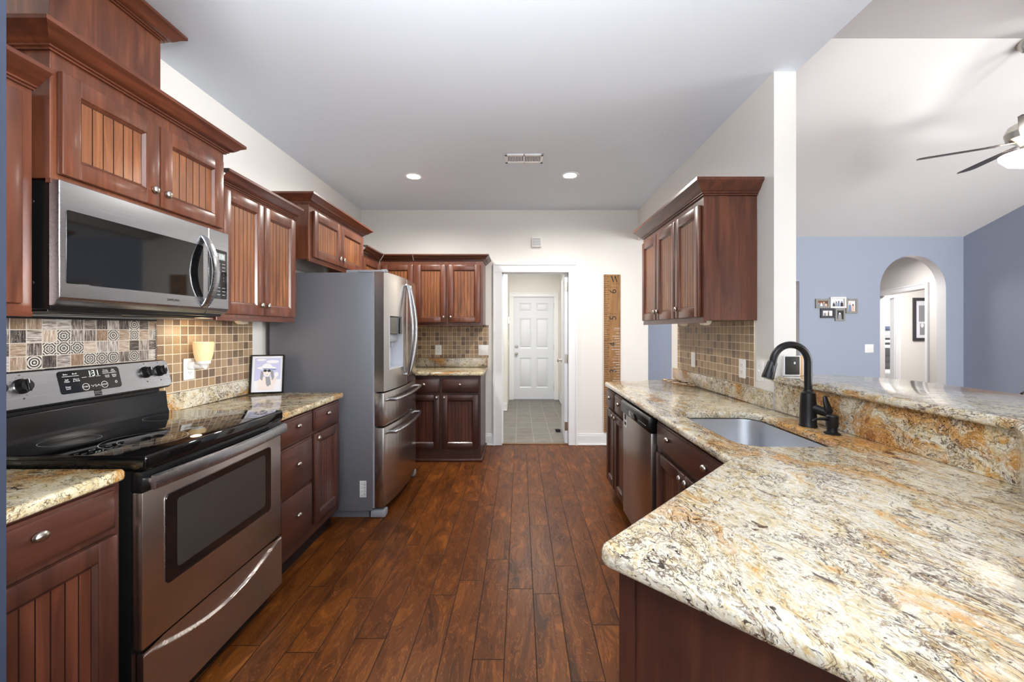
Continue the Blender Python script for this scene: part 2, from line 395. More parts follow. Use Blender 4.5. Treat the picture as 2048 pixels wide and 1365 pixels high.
t = NT('hand_scraped_wood_floor'); o = t.n('ShaderNodeNewGeometry').outputs['Position']
x, y, z = t.xyz(o); PW = 0.131
u = t.math('DIVIDE', t.math('ADD', x, 10.02), PW); iu = t.math('FLOOR', u); fu = t.math('SUBTRACT', u, iu)
ro = t.white(t.comb(iu, 0.0, 5.0)); rl = t.white(t.comb(iu, 0.0, 8.0))
L = t.math('MULTIPLY_ADD', rl, 0.5, 0.55)
vv = t.math('ADD', t.math('DIVIDE', t.math('ADD', y, 20.0), L), t.math('MULTIPLY', ro, 13.0)); iv = t.math('FLOOR', vv); fv = t.math('SUBTRACT', vv, iv)
rp = t.white(t.comb(iu, iv, 1.0)); rp2 = t.white(t.comb(iu, iv, 2.0), 1)
gv = t.vmath('ADD', t.map(o, (1.0, 0.28, 1.0)), t.vmath('MULTIPLY', rp2, (7.0, 7.0, 7.0)))
g1 = t.noise(gv, 9.0, 6, 0.62, 1.3)
g2 = t.noise(t.map(gv, (1.0, 0.35, 1.0)), 90, 4, 0.6, 0.4)
kn = t.noise(gv, 4.5, 3, 0.55, 0.5)
c = t.ramp(g1, [(0.28, S(52, 25, 8)), (0.45, S(88, 47, 16)), (0.58, S(112, 62, 21)), (0.74, S(154, 93, 36))])
c = t.mix(t.math('MULTIPLY_ADD', rp, 0.5, 0.02), c, S(72, 35, 13))
c = t.mix(t.math('MULTIPLY', t.step(g2, 0.50, 0.66), 0.45), c, S(58, 26, 11))
c = t.mix(t.math('MULTIPLY', t.step(kn, 0.60, 0.74), 0.6), c, S(38, 17, 8))
ring = t.step(t.math('ABSOLUTE', t.math('SUBTRACT', t.math('FRACT', t.math('MULTIPLY', g1, 9.0)), 0.5)), 0.06, 0.0)
c = t.mix(t.math('MULTIPLY', ring, 0.4), c, S(178, 108, 50))
du = t.math('MULTIPLY', t.math('MINIMUM', fu, t.math('SUBTRACT', 1.0, fu)), PW)
dv = t.math('MULTIPLY', t.math('MINIMUM', fv, t.math('SUBTRACT', 1.0, fv)), L)
sm = t.step(t.math('MINIMUM', du, dv), 0.0008, 0.0028)
c = t.mix(sm, S(30, 13, 7), c)
hb = t.math('ADD', t.math('MULTIPLY', sm, 1.0), t.math('MULTIPLY', t.noise(t.map(gv, (1, 0.5, 1)), 14, 3), 0.6))
t.bump(hb, 0.35, 0.004)
t.b.inputs['Specular IOR Level'].default_value = 0.13
M_floor = t.p(Base_Color=c, Roughness=t.math('MULTIPLY_ADD', g2, 0.22, 0.26))

t = NT('gray_vinyl_tile'); o = t.n('ShaderNodeNewGeometry').outputs['Position']
x, y, z = t.xyz(o)
iu, iv, fu, fv, d = cells(t, t.comb(x, 0.0, y), 0.218, 0.32, 0.268, 0.1)
n1 = t.noise(t.map(o, (6, 16, 1)), 1.0, 5, 0.6)
c = t.ramp(n1, [(0.3, S(92, 87, 82)), (0.7, S(124, 118, 111))])
c = t.mix(t.math('MULTIPLY', t.white(t.comb(iu, iv, 0.0)), 0.3), c, S(122, 122, 118))
M_vinyl = t.p(Base_Color=t.mix(t.step(d, 0.012, 0.03), S(138, 136, 130), c), Roughness=0.45)
t = NT('ruler_board_wood'); o = t.obj()
n1 = t.noise(t.map(o, (26, 26, 2.0)), 1.0, 5, 0.6, 0.6)
M_ruler = t.p(Base_Color=t.ramp(n1, [(0.3, S(118, 82, 46)), (0.55, S(152, 110, 64)), (0.75, S(176, 136, 86))]), Roughness=0.55)
t = NT('warm_frosted_glass'); n1 = t.noise(t.obj(), 60, 3)
t.p(Base_Color=S(226, 196, 150), Roughness=0.5, Emission_Color=t.mix(n1, S(236, 190, 126), S(255, 222, 168)))
t.b.inputs['Emission Strength'].default_value = 0.38; M_warm = t.m
M_lamp = plain('recessed_lamp_lens', S(255, 252, 245), 0.5, emit=(1.0, 0.96, 0.9, 1), es=14)
M_fanbowl = plain('fan_light_bowl', S(255, 244, 226), 0.4, emit=(1.0, 0.86, 0.70, 1), es=2.0)
M_blade = plain('fan_blade_dark_wood', S(62, 54, 54), 0.4)
M_cream = plain('cream_plastic', S(232, 222, 204), 0.4)
M_fabric = plain('gray_bed_fabric', S(92, 90, 92), 0.9)
M_linen = plain('white_linen', S(238, 238, 240), 0.9)
M_bluec = plain('blue_cloth', S(110, 122, 150), 0.9)
M_framed = plain('charcoal_frame', S(54, 54, 60), 0.5)
M_frameg = plain('gray_wood_frame', S(146, 146, 140), 0.6)
M_framew = plain('white_frame', S(236, 236, 234), 0.5)
M_tan = plain('tan_wood', S(206, 170, 120), 0.5)
M_glass = plain('oven_window_glass', S(30, 28, 27), 0.05, 0, 0.5)
M_skin = plain('print_skin_tone', S(226, 190, 168), 0.6)
M_pw = plain('print_white', S(240, 240, 246), 0.5)
M_pl = plain('print_lavender', S(198, 200, 232), 0.5)
M_ps = plain('print_pale_skin', S(238, 228, 224), 0.5)
M_pb = plain('print_blue', S(120, 140, 176), 0.5)
M_pk = plain('print_dark', S(38, 36, 42), 0.5)
M_pg = plain('print_gray', S(150, 150, 156), 0.5)
M_pr = plain('print_brown', S(120, 74, 50), 0.5)
M_mat = plain('picture_mat', S(236, 238, 246), 0.35)
# ------------------------------------------------------------------ the setting
XL, XR, XR2, YE, CZ = -1.86, 1.38, 1.50, 4.80, 2.753
YB, XG = 5.80, 6.274
mb = MB(); mb.box(-3.0, 12.0, -3.5, 4.86, -0.06, 0.0); mb.box(1.55, 12.0, 4.86, 12.0, -0.06, 0.0)
struct(mb, 'floor', M_floor, 'dark brown hand-scraped wood plank floor running towards the white doorway', 'floor')
mb = MB(); mb.box(-2.2, 1.5, 4.862, 8.1, -0.06, -0.004)
struct(mb, 'floor_laundry', M_vinyl, 'gray tile floor seen through the open doorway', 'floor')
mb = MB(); mb.box(XL - 0.12, XR2, -2.2, YE + 0.12, CZ, CZ + 0.08)
struct(mb, 'ceiling', M_ceil, 'flat white kitchen ceiling with a vent and two recessed lights', 'ceiling')
mb = MB(); mb.box(XL - 0.12, XL, 0.60, YE + 0.12, 0, CZ)
struct(mb, 'wall_left', M_wall, 'cream wall behind the left run of cabinets', 'wall')
mb = MB(); mb.box(-2.4, -0.902, 0.60, 0.72, 0, CZ)
struct(mb, 'wall_near', M_blue_shade, 'shaded blue wall end at the left edge of the photo', 'wall')
DX0, DX1, DZ = -0.21, 0.567, 2.02
mb = MB(); mb.box(XL, DX0 - 0.02, YE, YE + 0.12, 0, CZ); mb.box(DX1 + 0.02, XR2, YE, YE + 0.12, 0, CZ); mb.box(DX0 - 0.02, DX1 + 0.02, YE, YE + 0.12, DZ + 0.02, CZ)
struct(mb, 'wall_back', M_wall, 'cream end wall with the white doorway', 'wall')
mb = MB(); mb.box(XR, XR2, 2.2275, 3.73, 0, CZ); mb.box(XR, XR2, 3.73, YE, 2.40, CZ)
struct(mb, 'wall_right', M_wall, 'cream wall and white wall end right of the hanging cabinet', 'wall')
mb = MB(); mb.box(XR2 - 0.02, XR2, -1.2, YE + 0.12, CZ + 0.08, 3.75); mb.box(XR2 - 0.1, XR2, YE + 0.12, YB, 0, 3.2)
struct(mb, 'wall_divider', M_blue)
# laundry room
mb = MB(); mb.box(-2.2, -0.217, 6.83, 6.95, 0, 2.6); mb.box(-0.337, -0.217, 6.95, 8.0, 0, 2.6)
struct(mb, 'wall_laundry_left', M_wall)
mb = MB(); mb.box(0.77, 0.89, 4.92, 8.0, 0, 2.6)
struct(mb, 'wall_laundry_right', M_wall)
BY = 7.9
mb = MB(); mb.box(-0.217, -0.155, BY, BY + 0.1, 0, 2.6); mb.box(0.68, 0.77, BY, BY + 0.1, 0, 2.6); mb.box(-0.155, 0.68, BY, BY + 0.1, 2.03, 2.6)
mb.box(-2.3, -2.2, 4.92, 6.95, 0, 2.6)
struct(mb, 'wall_laundry_back', M_wall)
mb = MB(); mb.box(-2.3, 0.9, 4.92, 8.1, 2.6, 2.66)
struct(mb, 'ceiling_laundry', M_ceil)
def casing(x0, x1, zt, y, w=0.09, th=0.02, M=None, mb=None):
    mb = mb or MB()
    for a, b in ((x0 - w, x0), (x1, x1 + w)):
        mb.box(a, b, y - th, y, 0, zt, 0, 0.004, 1, M)
        inner = b if b == x0 else a; outer = a if b == x0 else b
        s_ = 1 if b == x0 else -1
        mb.box(min(outer, outer + s_ * 0.022), max(outer, outer + s_ * 0.022), y - th - 0.010, y - th + 0.002, 0, zt + w - 0.022, 0, 0.003, 1, M)
    mb.box(x0 - w, x1 + w, y - th, y, zt, zt + w, 0, 0.004, 1, M)
    mb.box(x0 - w, x1 + w, y - th - 0.010, y - th + 0.002, zt + w - 0.022, zt + w, 0, 0.003, 1, M)
    return mb
mb = casing(DX0, DX1, DZ, YE, 0.105)
mb.box(DX0 - 0.019, DX0, YE, YE + 0.12, 0, DZ); mb.box(DX1, DX1 + 0.019, YE, YE + 0.12, 0, DZ); mb.box(DX0 - 0.019, DX1 + 0.019, YE, YE + 0.12, DZ, DZ + 0.019)
mb.box(DX0, DX0 + 0.012, YE + 0.04, YE + 0.07, 0, DZ); mb.box(DX0, DX1, YE + 0.04, YE + 0.07, DZ - 0.012, DZ)
struct(mb, 'trim_1', M_white, 'white casing around the open doorway in the end wall', 'door casing')
mb = casing(-0.125, 0.655, 1.985, BY, 0.085)
struct(mb, 'trim_2', M_white, 'white casing around the closed six-panel door', 'door casing')
mb = MB(); mb.box(DX0, DX1, YE + 0.02, YE + 0.075, 0.0, 0.008, 0, 0.003, 1)
struct(mb, 'trim_3', plain('brown_threshold', S(110, 84, 58), 0.5), 'brown threshold strip under the doorway', 'threshold')
# baseboards
def baseb(mb, x0, x1, y, h=0.135, M=None):
    mb.box(x0, x1, y - 0.014, y, 0, h - 0.02, 0, 0.002, 1, M); mb.box(x0, x1, y - 0.010, y, h - 0.022, h, 0, 0.004, 2, M); mb.box(x0, x1, y - 0.026, y - 0.013, 0, 0.018, 0, 0.006, 2, M)
mb = MB(); baseb(mb, DX1 + 0.105, XR2, YE); struct(mb, 'baseboard_back', M_white, 'white baseboard right of the doorway', 'baseboard')
mb = MB(); baseb(mb, -0.405, DX0 - 0.105, YE); struct(mb, 'baseboard_back_left', M_white, 'short white baseboard left of the doorway', 'baseboard')
mb = MB(); baseb(mb, -1.5, -0.217, 6.83); struct(mb, 'baseboard_laundry_left', M_white)
mb = MB(); Mr = Matrix.Translation((0.77, 5.9, 0)) @ Matrix.Rotation(-PI / 2, 4, 'Z'); baseb(mb, -2.0, -0.05, 0, 0.12, Mr)
struct(mb, 'baseboard_laundry_right', M_white)

# great room: blue back wall with an arched opening and a doorway
AX0, AX1, AS = 5.093, 6.026, 1.937
arcp = arc((AX0 + AX1) / 2, AS, (AX1 - AX0) / 2, 180, 0, 28)
pl = [(1.5, 0), (3.0, 0), (3.0, 2.036), (3.954, 2.036), (3.954, 0), (AX0, 0)] + arcp + [(AX1, 0), (XG + 0.1, 0), (XG + 0.1, 2.68), (1.5, 2.68)]
rev = set(range(1, 4)) | set(range(5, 5 + len(arcp) + 1))
mb = MB(); mb.prism(pl, YB, YB + 0.13, 'y', 0, side_mi=lambda i: 1 if i in rev else 0)
struct(mb, 'wall_great_room', [M_blue, M_white], 'pale blue wall with the arched opening and picture cluster', 'wall', smooth=20)
mb = MB(); mb.box(XG, XG + 0.12, -1.0, YB, 0, 3.8)
struct(mb, 'wall_great_room_right', M_blue, 'blue side wall at the right edge of the photo', 'wall')
RZ, RY, SL = 3.583, 3.141, 0.345
mb = MB(); mb.prism([(YB + 0.13, RZ - SL * (YB + 0.13 - RY)), (RY, RZ), (-1.2, RZ - SL * (RY + 1.2)), (-1.2, RZ - SL * (RY + 1.2) + 0.1), (RY, RZ + 0.1), (YB + 0.13, RZ - SL * (YB + 0.13 - RY) + 0.1)], XR2 - 0.02, XG + 0.12, 'x')
struct(mb, 'ceiling_vault', M_vault, 'sloping white ceiling over the blue room', 'ceiling', smooth=5)
# hall behind the arch
mb = MB(); mb.box(1.5, 7.52, 8.6, 8.7, 0, 2.6); mb.box(7.90, 9.6, 8.6, 8.7, 0, 2.6); mb.box(7.52, 7.90, 8.6, 8.7, 2.03, 2.6)
struct(mb, 'wall_hall_back', M_wall)
mb = MB(); mb.box(1.5, 9.7, 5.93, 11.2, 2.6, 2.66)
struct(mb, 'ceiling_hall', M_ceil)
mb = MB(); mb.box(7.0, 11.2, 10.9, 11.0, 0, 2.6); mb.box(9.5, 9.6, 5.93, 8.6, 0, 2.6)
struct(mb, 'wall_bedroom', paint('bedroom_white_paint', S(244, 242, 238)))
mb = casing(7.55, 7.87, 2.02, 8.6, 0.10); mb.box(7.85, 7.87, 8.6, 8.7, 0, 2.02)
struct(mb, 'trim_4', M_white, 'white casing of the far bedroom doorway seen through the arch', 'door casing')
Ma = Matrix.Translation((6.36, 6.25, 0)) @ Matrix.Rotation(math.atan2(0.937, 0.35), 4, 'Z')
# local x along the angled wall, local +y is to its left (towards the viewer's side)
mb = MB(); mb.box(-0.35, 0.27, -0.12, 0, 0, 2.6, 0, 0, 2, Ma); mb.box(0.27, 1.95, -0.12, 0, 2.03, 2.6, 0, 0, 2, Ma); mb.box(1.95, 2.51, -0.12, 0, 0, 2.6, 0, 0, 2, Ma)
struct(mb, 'wall_hall_angled', paint('hall_wall_paint', S(222, 218, 214)))
mb = MB()
Mf = Ma @ Matrix.Rotation(PI, 4, 'Z')
casing(-1.93, -0.29, 2.01, 0.0, 0.09, 0.02, Mf, mb)
mb.box(0.27, 0.29, -0.12, 0.0, 0, 2.01, 0, 0, 2, Ma); mb.box(0.27, 1.95, -0.12, 0.0, 2.01, 2.03, 0, 0, 2, Ma)
struct(mb, 'trim_5', M_white, 'white door casing just behind the arch', 'door casing')

# half wall carrying the raised bar
bw = [(XR + 0.022, 2.2275), (XR + 0.022, 1.131), (0.608 + 0.022, 0.36), (0.608 + 0.107, 0.275), (1.50, 1.08), (1.50, 2.2275)]
mb = MB(); mb.prism(bw, 0, 1.068, 'z')
struct(mb, 'wall_bar', M_blue)

# ------------------------------------------------------------------ doors
mb = MB(); dw, dh = 0.776, 1.98
t = MB()
def panel_door(mb, w, h, th, rows):
    """Panel door, local x 0..w, front at y=0; raised panels pressed into the face."""
    xs = [0, 0.105, w / 2 - 0.045, w / 2 + 0.045, w - 0.105, w]
    mb.box(0, w, 0.012, th, 0, h)
    zs = [0] + [z for r in rows for z in r] + [h]
    for i in range(0, len(zs), 2): mb.box(0, w, 0, 0.014, zs[i], zs[i + 1])
    for z0, z1 in rows:
        for a, b in ((0, 1), (2, 3), (4, 5)): mb.box(xs[a], xs[b], 0, 0.014, z0, z1)
        for a, b in ((1, 2), (3, 4)):
            x0, x1 = xs[a], xs[b]
            o_ = [(x0, 0.0, z0), (x1, 0.0, z0), (x1, 0.0, z1), (x0, 0.0, z1)]
            i_ = [(x0 + .022, 0.011, z0 + .022), (x1 - .022, 0.011, z0 + .022), (x1 - .022, 0.011, z1 - .022), (x0 + .022, 0.011, z1 - .022)]
            for k in range(4): mb.poly([o_[k], o_[(k + 1) % 4], i_[(k + 1) % 4], i_[k]])
            mb.box(x0 + 0.03, x1 - 0.03, 0.002, 0.013, z0 + 0.03, z1 - 0.03, 0, 0.008, 2)
    return mb
d1 = thing('door_1', 'closed white six-panel door at the far end of the laundry', 'door', (-0.122, BY + 0.02, 0.01)); d1['kind'] = 'structure'
panel_door(MB(), dw, dh, 0.04, [(0.22, 0.80), (0.98, 1.56), (1.69, 1.86)]).build('door_panel', M_door, d1)
for z in (0.88, 1.02):
    k = MB(); k.lathe([(0.030, 0), (0.030, 0.006), (0.012, 0.01), (0.012, 0.03), (0.026, 0.036), (0.028, 0.05), (0.02, 0.058), (0, 0.06)] if z < 1 else [(0.030, 0), (0.030, 0.012), (0.024, 0.02), (0, 0.022)], FRONT(0.055, 0, z))
    k.build('door_knob' if z < 1 else 'deadbolt', M_nickel, d1)
for z in (0.22, 1.0, 1.80):
    k = MB(); k.box(dw - 0.004, dw + 0.010, -0.012, 0.004, z - 0.05, z + 0.05, 0, 0.002, 1); k.build('hinge', M_nickel, d1)
d2 = thing('door_2', 'white door swung open into the laundry on the right of the doorway', 'door', (DX1 - 0.004, YE + 0.055, 0.008), 87); d2['kind'] = 'structure'
# local x runs from the hinge into the laundry; face y=+0.035 looks left
panel_door(MB(), 0.76, 2.005, 0.035, [(0.22, 0.80), (0.98, 1.58), (1.71, 1.88)]).build('door_panel', M_door, d2)
for ys in (0, 1):
    k = MB(); k.lathe([(0.028, 0), (0.028, 0.006), (0.012, 0.01), (0.012, 0.032), (0.025, 0.038), (0.027, 0.052), (0.02, 0.06), (0, 0.062)], Matrix.Translation((0.70, 0.035 if ys else 0.0, 0.93)) @ Matrix.Rotation(-PI / 2 if ys else PI / 2, 4, 'X'))
    k.build('door_knob', M_nickel, d2)
for z in (0.20, 1.0, 1.85):
    k = MB(); k.box(-0.004, 0.001, 0.002, 0.034, z - 0.05, z + 0.05, 0, 0.001, 1); k.tube([(-0.006, 0.0, z - 0.05), (-0.006, 0.0, z + 0.05)], 0.006, 8); k.build('hinge', M_nickel, d2)
k = MB(); k.box(0.44, 0.52, 4.96 + 0.42, 4.96 + 0.54, 0.0, 0.03)
k = MB(); k.prism([(5.42, -0.003), (5.56, -0.003), (5.56, 0.008), (5.42, 0.034)], 0.475, 0.535, 'x', 0, 0.003, 1)
tag(k.build('door_stop', M_rubber), 'dark wedge door stop on the gray laundry floor', 'door stop')
# ------------------------------------------------------------------ cabinet parts
def knob_mesh(name, sx, sz):
    k = MB(); k.lathe([(0.009, 0), (0.009, 0.003), (0.0055, 0.006), (0.005, 0.014), (0.009, 0.0165), (0.0095, 0.019)], FRONT(0, 0, 0), 16)
    pr = [(math.sin(a * PI / 10), 0.028 - 0.0105 * math.cos(a * PI / 10)) for a in range(11)]
    k.lathe([(max(0, r), h) for r, h in pr], FRONT(0, 0, 0), 20, 0, sx, sz)
    o = k.build(name, M_nickel); me = o.data; bpy.data.objects.remove(o); return me
K_V = knob_mesh('knob', 0.0142, 0.0170); K_H = knob_mesh('knob', 0.0195, 0.0135)

def bead_door(parent, x0, x1, z0, z1, yf=-0.022, knob=None, base=False, name='door', rail=0.058):
    m = MB(); th = 0.021; yb = yf + th; e = 0.005
    a0, a1, c0, c1 = x0 + rail, x1 - rail, z0 + rail, z1 - rail
    # stiles and rails, eased outer edge
    m.box(x0, a0, yf, yb, z0, z1, 0, e); m.box(a1, x1, yf, yb, z0, z1, 0, e)
    m.box(a0 - 0.003, a1 + 0.003, yf + 0.0006, yb, z0, c0, 0, e); m.box(a0 - 0.003, a1 + 0.003, yf + 0.0006, yb, c1, z1, 0, e)
    # sloped inner moulding
    yi = yf + 0.013; b = 0.009
    O = [(a0, yf + 0.003, c0), (a1, yf + 0.003, c0), (a1, yf + 0.003, c1), (a0, yf + 0.003, c1)]
    I = [(a0 + b, yi, c0 + b), (a1 - b, yi, c0 + b), (a1 - b, yi, c1 - b), (a0 + b, yi, c1 - b)]
    for k in range(4): m.poly([O[k], O[(k + 1) % 4], I[(k + 1) % 4], I[k]], 0)
    # beadboard panel
    p0, p1, q0, q1 = a0 + b, a1 - b, c0 + b, c1 - b
    n = max(2, round((p1 - p0) / 0.036)); g = 0.0017; xs = []
    for i in range(n + 1):
        x = p0 + (p1 - p0) * i / n
        if i > 0: xs += [(x - g, yi, 0)]
        if 0 < i: xs += [(x - g * 0.4, yi + 0.0035, 1)]
        if i < n: xs += [(x + g * 0.4, yi + 0.0035, 1), (x + g, yi, 1)]
    xs = [(min(max(x, p0), p1), y, k) for x, y, k in xs]
    P = MB()
    for A, B in zip(xs, xs[1:]):
        gl = 1 if (A[1] != B[1] or A[1] > yi + 0.001) else 2
        m.poly([(A[0], A[1], q0), (B[0], B[1], q0), (B[0], B[1], q1), (A[0], A[1], q1)], gl)
    for zz in (q0, q1): m.box(p0, p1, yi - 0.0006, yi + 0.004, zz - 0.0012, zz + 0.0012, 1)
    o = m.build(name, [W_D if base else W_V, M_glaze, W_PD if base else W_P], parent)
    if knob: inst('knob', K_V, o, (knob[0], yf, knob[1]))
    return o
def drawer(parent, x0, x1, z0, z1, yf=-0.022, knobs=(), base=True):
    m = MB(); m.box(x0, x1, yf + 0.007, yf + 0.021, z0, z1, 0, 0.004)
    m.box(x0 + 0.009, x1 - 0.009, yf, yf + 0.012, z0 + 0.009, z1 - 0.009, 0, 0.005)
    o = m.build('drawer', W_DH, parent)
    for kx, kz in knobs: inst('knob', K_H, o, (kx, yf, kz))
    return o
CROWN = [(0.0, 0.0), (0.010, 0.0), (0.010, 0.09), (0.018, 0.12), (0.018, 0.2), (0.030, 0.28), (0.040, 0.42), (0.052, 0.62), (0.066, 0.76), (0.070, 0.80), (0.070, 1.0), (0.0, 1.0)]
def crown(parent, x0, x1, depth, z0, z1, left=True, right=True, sc_=1.0, inner_right=0.0, inner_left=0.0):
    rows = []
    for o, f in CROWN:
        o *= sc_; z = z0 + (z1 - z0) * f
        r = []
        if left: r += [(x0 - o, depth, z), (x0 - o, -o, z)]
        else: r += [(x0 + (o if inner_left else 0), -o, z)]
        if right: r += [(x1 + o, -o, z), (x1 + o, depth, z)]
        else: r += [(x1 - (o if inner_right else 0), -o, z)]
        rows.append(r)
    m = MB(); m.grid(rows)
    t = bmesh.new(); t.free()
    bmesh.ops.holes_fill(m.bm, edges=[e for e in m.bm.edges if e.is_boundary], sides=0)
    bmesh.ops.recalc_face_normals(m.bm, faces=m.bm.faces[:])
    return m.build('crown_molding', W_H, parent, smooth=40)

def wall_cab(label, loc, rz, wd, depth, z0, z1, zc, doors, left=True, right=True, group=None, name='wall_cabinet', zc0=None, csc=1.0, inr=0.0, inl=0.0):
    t = thing(name, label, 'cabinet', (loc[0], loc[1], 0), rz, group)
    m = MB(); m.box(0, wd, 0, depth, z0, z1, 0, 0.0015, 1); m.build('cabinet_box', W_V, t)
    m = MB(); m.box(0.0, wd, -0.002, 0.016, z0 - 0.014, z0 + 0.002, 0, 0.001, 1); m.build('light_rail', W_H, t)
    for d in doors: bead_door(t, d[0], d[1], d[2], d[3], knob=d[4] if len(d) > 4 else None)
    if zc: crown(t, 0, wd, depth, zc0 or z1 - 0.002, zc, left, right, csc, inr, inl)
    return t
def base_cab(label, loc, rz, wd, depth, fronts, group=None, kick=True, zt=0.877, z0=0.10):
    t = thing('base_cabinet', label, 'cabinet', (loc[0], loc[1], 0), rz, group)
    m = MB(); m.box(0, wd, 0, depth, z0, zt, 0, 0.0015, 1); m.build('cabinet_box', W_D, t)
    m = MB(); m.box(0.0, wd, 0.055 if kick else -0.004, depth, 0, z0 + 0.002); m.build('toe_kick', M_kick if kick else W_D, t)
    for f in fronts:
        if f[0] == 'door': bead_door(t, f[1], f[2], f[3], f[4], knob=f[5] if len(f) > 5 else None, base=True)
        else: drawer(t, f[1], f[2], f[3], f[4], knobs=f[5] if len(f) > 5 else ())
    return t

# ---- hanging cabinets, left wall (local x runs away from the camera)
wall_cab('tall cherry hanging cabinet at the left edge, cut by the dark wall end', (-1.53, 0.724), 90, 0.562, 0.328, 1.405, 2.105, 2.165,
         [(0.02, 0.27, 1.43, 2.075), (0.275, 0.522, 1.43, 2.075)], False, False, zc0=2.10, csc=0.95)
wall_cab('deeper cherry cabinet hanging directly above the microwave', (-1.49, 1.30), 90, 0.76, 0.368, 1.832, 2.24, 2.30,
         [(0.016, 0.372, 1.850, 2.183, (0.345, 1.895)), (0.378, 0.735, 1.850, 2.183, (0.405, 1.895))], True, True, zc0=2.235)
wall_cab('cherry cabinet hanging between the microwave and the refrigerator', (-1.53, 2.064), 90, 0.714, 0.328, 1.412, 2.105, 2.165,
         [(0.022, 0.354, 1.432, 2.078, (0.325, 1.475)), (0.360, 0.698, 1.432, 2.078, (0.389, 1.475))], False, False, zc0=2.10, csc=0.95)
wall_cab('shallow wide cherry cabinet hanging above the refrigerator', (-1.475, 2.862), 90, 0.99, 0.383, 1.845, 2.235, 2.295,
         [(0.045, 0.478, 1.865, 2.195, (0.445, 1.905)), (0.484, 0.945, 1.865, 2.195, (0.517, 1.905))], True, True, zc0=2.23)
wall_cab('cherry corner cabinet on the left wall half hidden behind the refrigerator', (-1.53, 3.935), 90, 0.53, 0.328, 1.405, 2.105, 2.165,
         [(0.03, 0.48, 1.43, 2.05)], False, False, zc0=2.10, csc=0.95, inr=1)
# ---- chimney box above the microwave cabinet
t = thing('chimney_box', 'plain cherry box rising from the microwave cabinet to the ceiling', 'cabinet', (-1.665, 1.45, 0), 90)
m = MB(); m.box(0, 0.45, 0, 0.193, 2.302, 2.752, 0, 0.0015, 1); m.build('box_panel', W_V, t)
crown(t, 0, 0.45, 0.193, 2.685, 2.751, True, True)
# ---- end wall cabinets
wall_cab('cherry two-door cabinet hanging on the end wall left of the doorway', (-1.155, 4.47), 0, 0.752, 0.328, 1.405, 2.105, 2.165,
         [(0.017, 0.350, 1.428, 2.055, (0.325, 1.47)), (0.374, 0.722, 1.428, 2.055, (0.402, 1.47))], False, True, zc0=2.10, csc=0.95)
wall_cab('narrow cherry end wall cabinet in the corner above the refrigerator top', (-1.528, 4.47), 0, 0.371, 0.328, 1.405, 2.105, 2.165,
         [(0.03, 0.365, 1.428, 2.055)], False, False, zc0=2.10, csc=0.95, inl=1)
t = base_cab('cherry base cabinet on the end wall under the short granite worktop', (-1.16, 4.20), 0, 0.757, 0.598,
         [('drawer', 0.02, 0.337, 0.705, 0.848, [(0.18, 0.777)]), ('drawer', 0.362, 0.735, 0.705, 0.848, [(0.548, 0.777)]),
          ('door', 0.02, 0.337, 0.135, 0.682, (0.31, 0.64)), ('door', 0.362, 0.735, 0.135, 0.682, (0.388, 0.64))], kick=False)
m = MB(); m.box(-0.0, 0.775, -0.020, -0.003, 0, 0.03, 0, 0.006); m.box(0.757, 0.775, -0.003, 0.59, 0, 0.03, 0, 0.006); m.build('shoe_molding', W_DH, t)
# ---- base cabinets, left wall
base_cab('cherry base cabinet at the lower left left of the range', (-1.255, 0.724), 90, 0.560, 0.604,
         [('drawer', 0.02, 0.535, 0.742, 0.872, [(0.325, 0.807)]), ('door', 0.02, 0.535, 0.13, 0.724)])
base_cab('cherry base cabinet with four drawers and one door right of the range', (-1.255, 2.072), 90, 0.768, 0.604,
         [('drawer', 0.040, 0.372, 0.735, 0.868, [(0.206, 0.802)]), ('drawer', 0.402, 0.735, 0.735, 0.868, [(0.56, 0.802)]),
          ('drawer', 0.040, 0.372, 0.462, 0.718, [(0.206, 0.590)]), ('drawer', 0.040, 0.372, 0.172, 0.442, [(0.206, 0.307)]),
          ('door', 0.402, 0.735, 0.172, 0.718, (0.430, 0.672))], z0=0.11)
# ---- right run (local x runs towards the camera)
wall_cab('cherry three-door cabinet hanging on the right wall over the tiles', (1.068, 3.545), -90, 1.163, 0.310, 1.405, 2.135, 2.215,
         [(0.025, 0.385, 1.425, 2.085, (0.357, 1.47)), (0.400, 0.760, 1.425, 2.085, (0.428, 1.47)), (0.775, 1.135, 1.425, 2.085, (0.803, 1.47))], True, True, zc0=2.130)
base_cab('narrow cherry base cabinet at the far end of the sink run', (0.737, 3.425), -90, 0.615, 0.62,
         [('drawer', 0.03, 0.295, 0.722, 0.866, [(0.165, 0.794)]), ('drawer', 0.315, 0.60, 0.722, 0.866, [(0.458, 0.794)]),
          ('door', 0.03, 0.295, 0.125, 0.708, (0.268, 0.665)), ('door', 0.315, 0.60, 0.125, 0.708, (0.342, 0.665))])
t = thing('base_cabinet', 'cherry sink cabinet with a long drawer front right of the dishwasher', 'cabinet', (0.737, 2.195, 0), -90)
m = MB()      # open-topped carcass, the sink hangs inside
m.box(0, 0.79, 0, 0.02, 0.10, 0.877, 0, 0.001, 1); m.box(0, 0.012, 0.02, 0.62, 0.10, 0.877); m.box(0.012, 0.79, 0.602, 0.62, 0.10, 0.877); m.box(0.012, 0.79, 0.02, 0.602, 0.10, 0.118)
m.build('cabinet_box', W_D, t)
m = MB(); m.box(0, 0.79, 0.055, 0.62, 0, 0.102); m.build('toe_kick', M_kick, t)
drawer(t, 0.04, 0.765, 0.735, 0.870, knobs=[(0.215, 0.802), (0.615, 0.802)])
bead_door(t, 0.04, 0.398, 0.125, 0.712, knob=(0.372, 0.668), base=True); bead_door(t, 0.408, 0.765, 0.125, 0.712, knob=(0.434, 0.668), base=True)
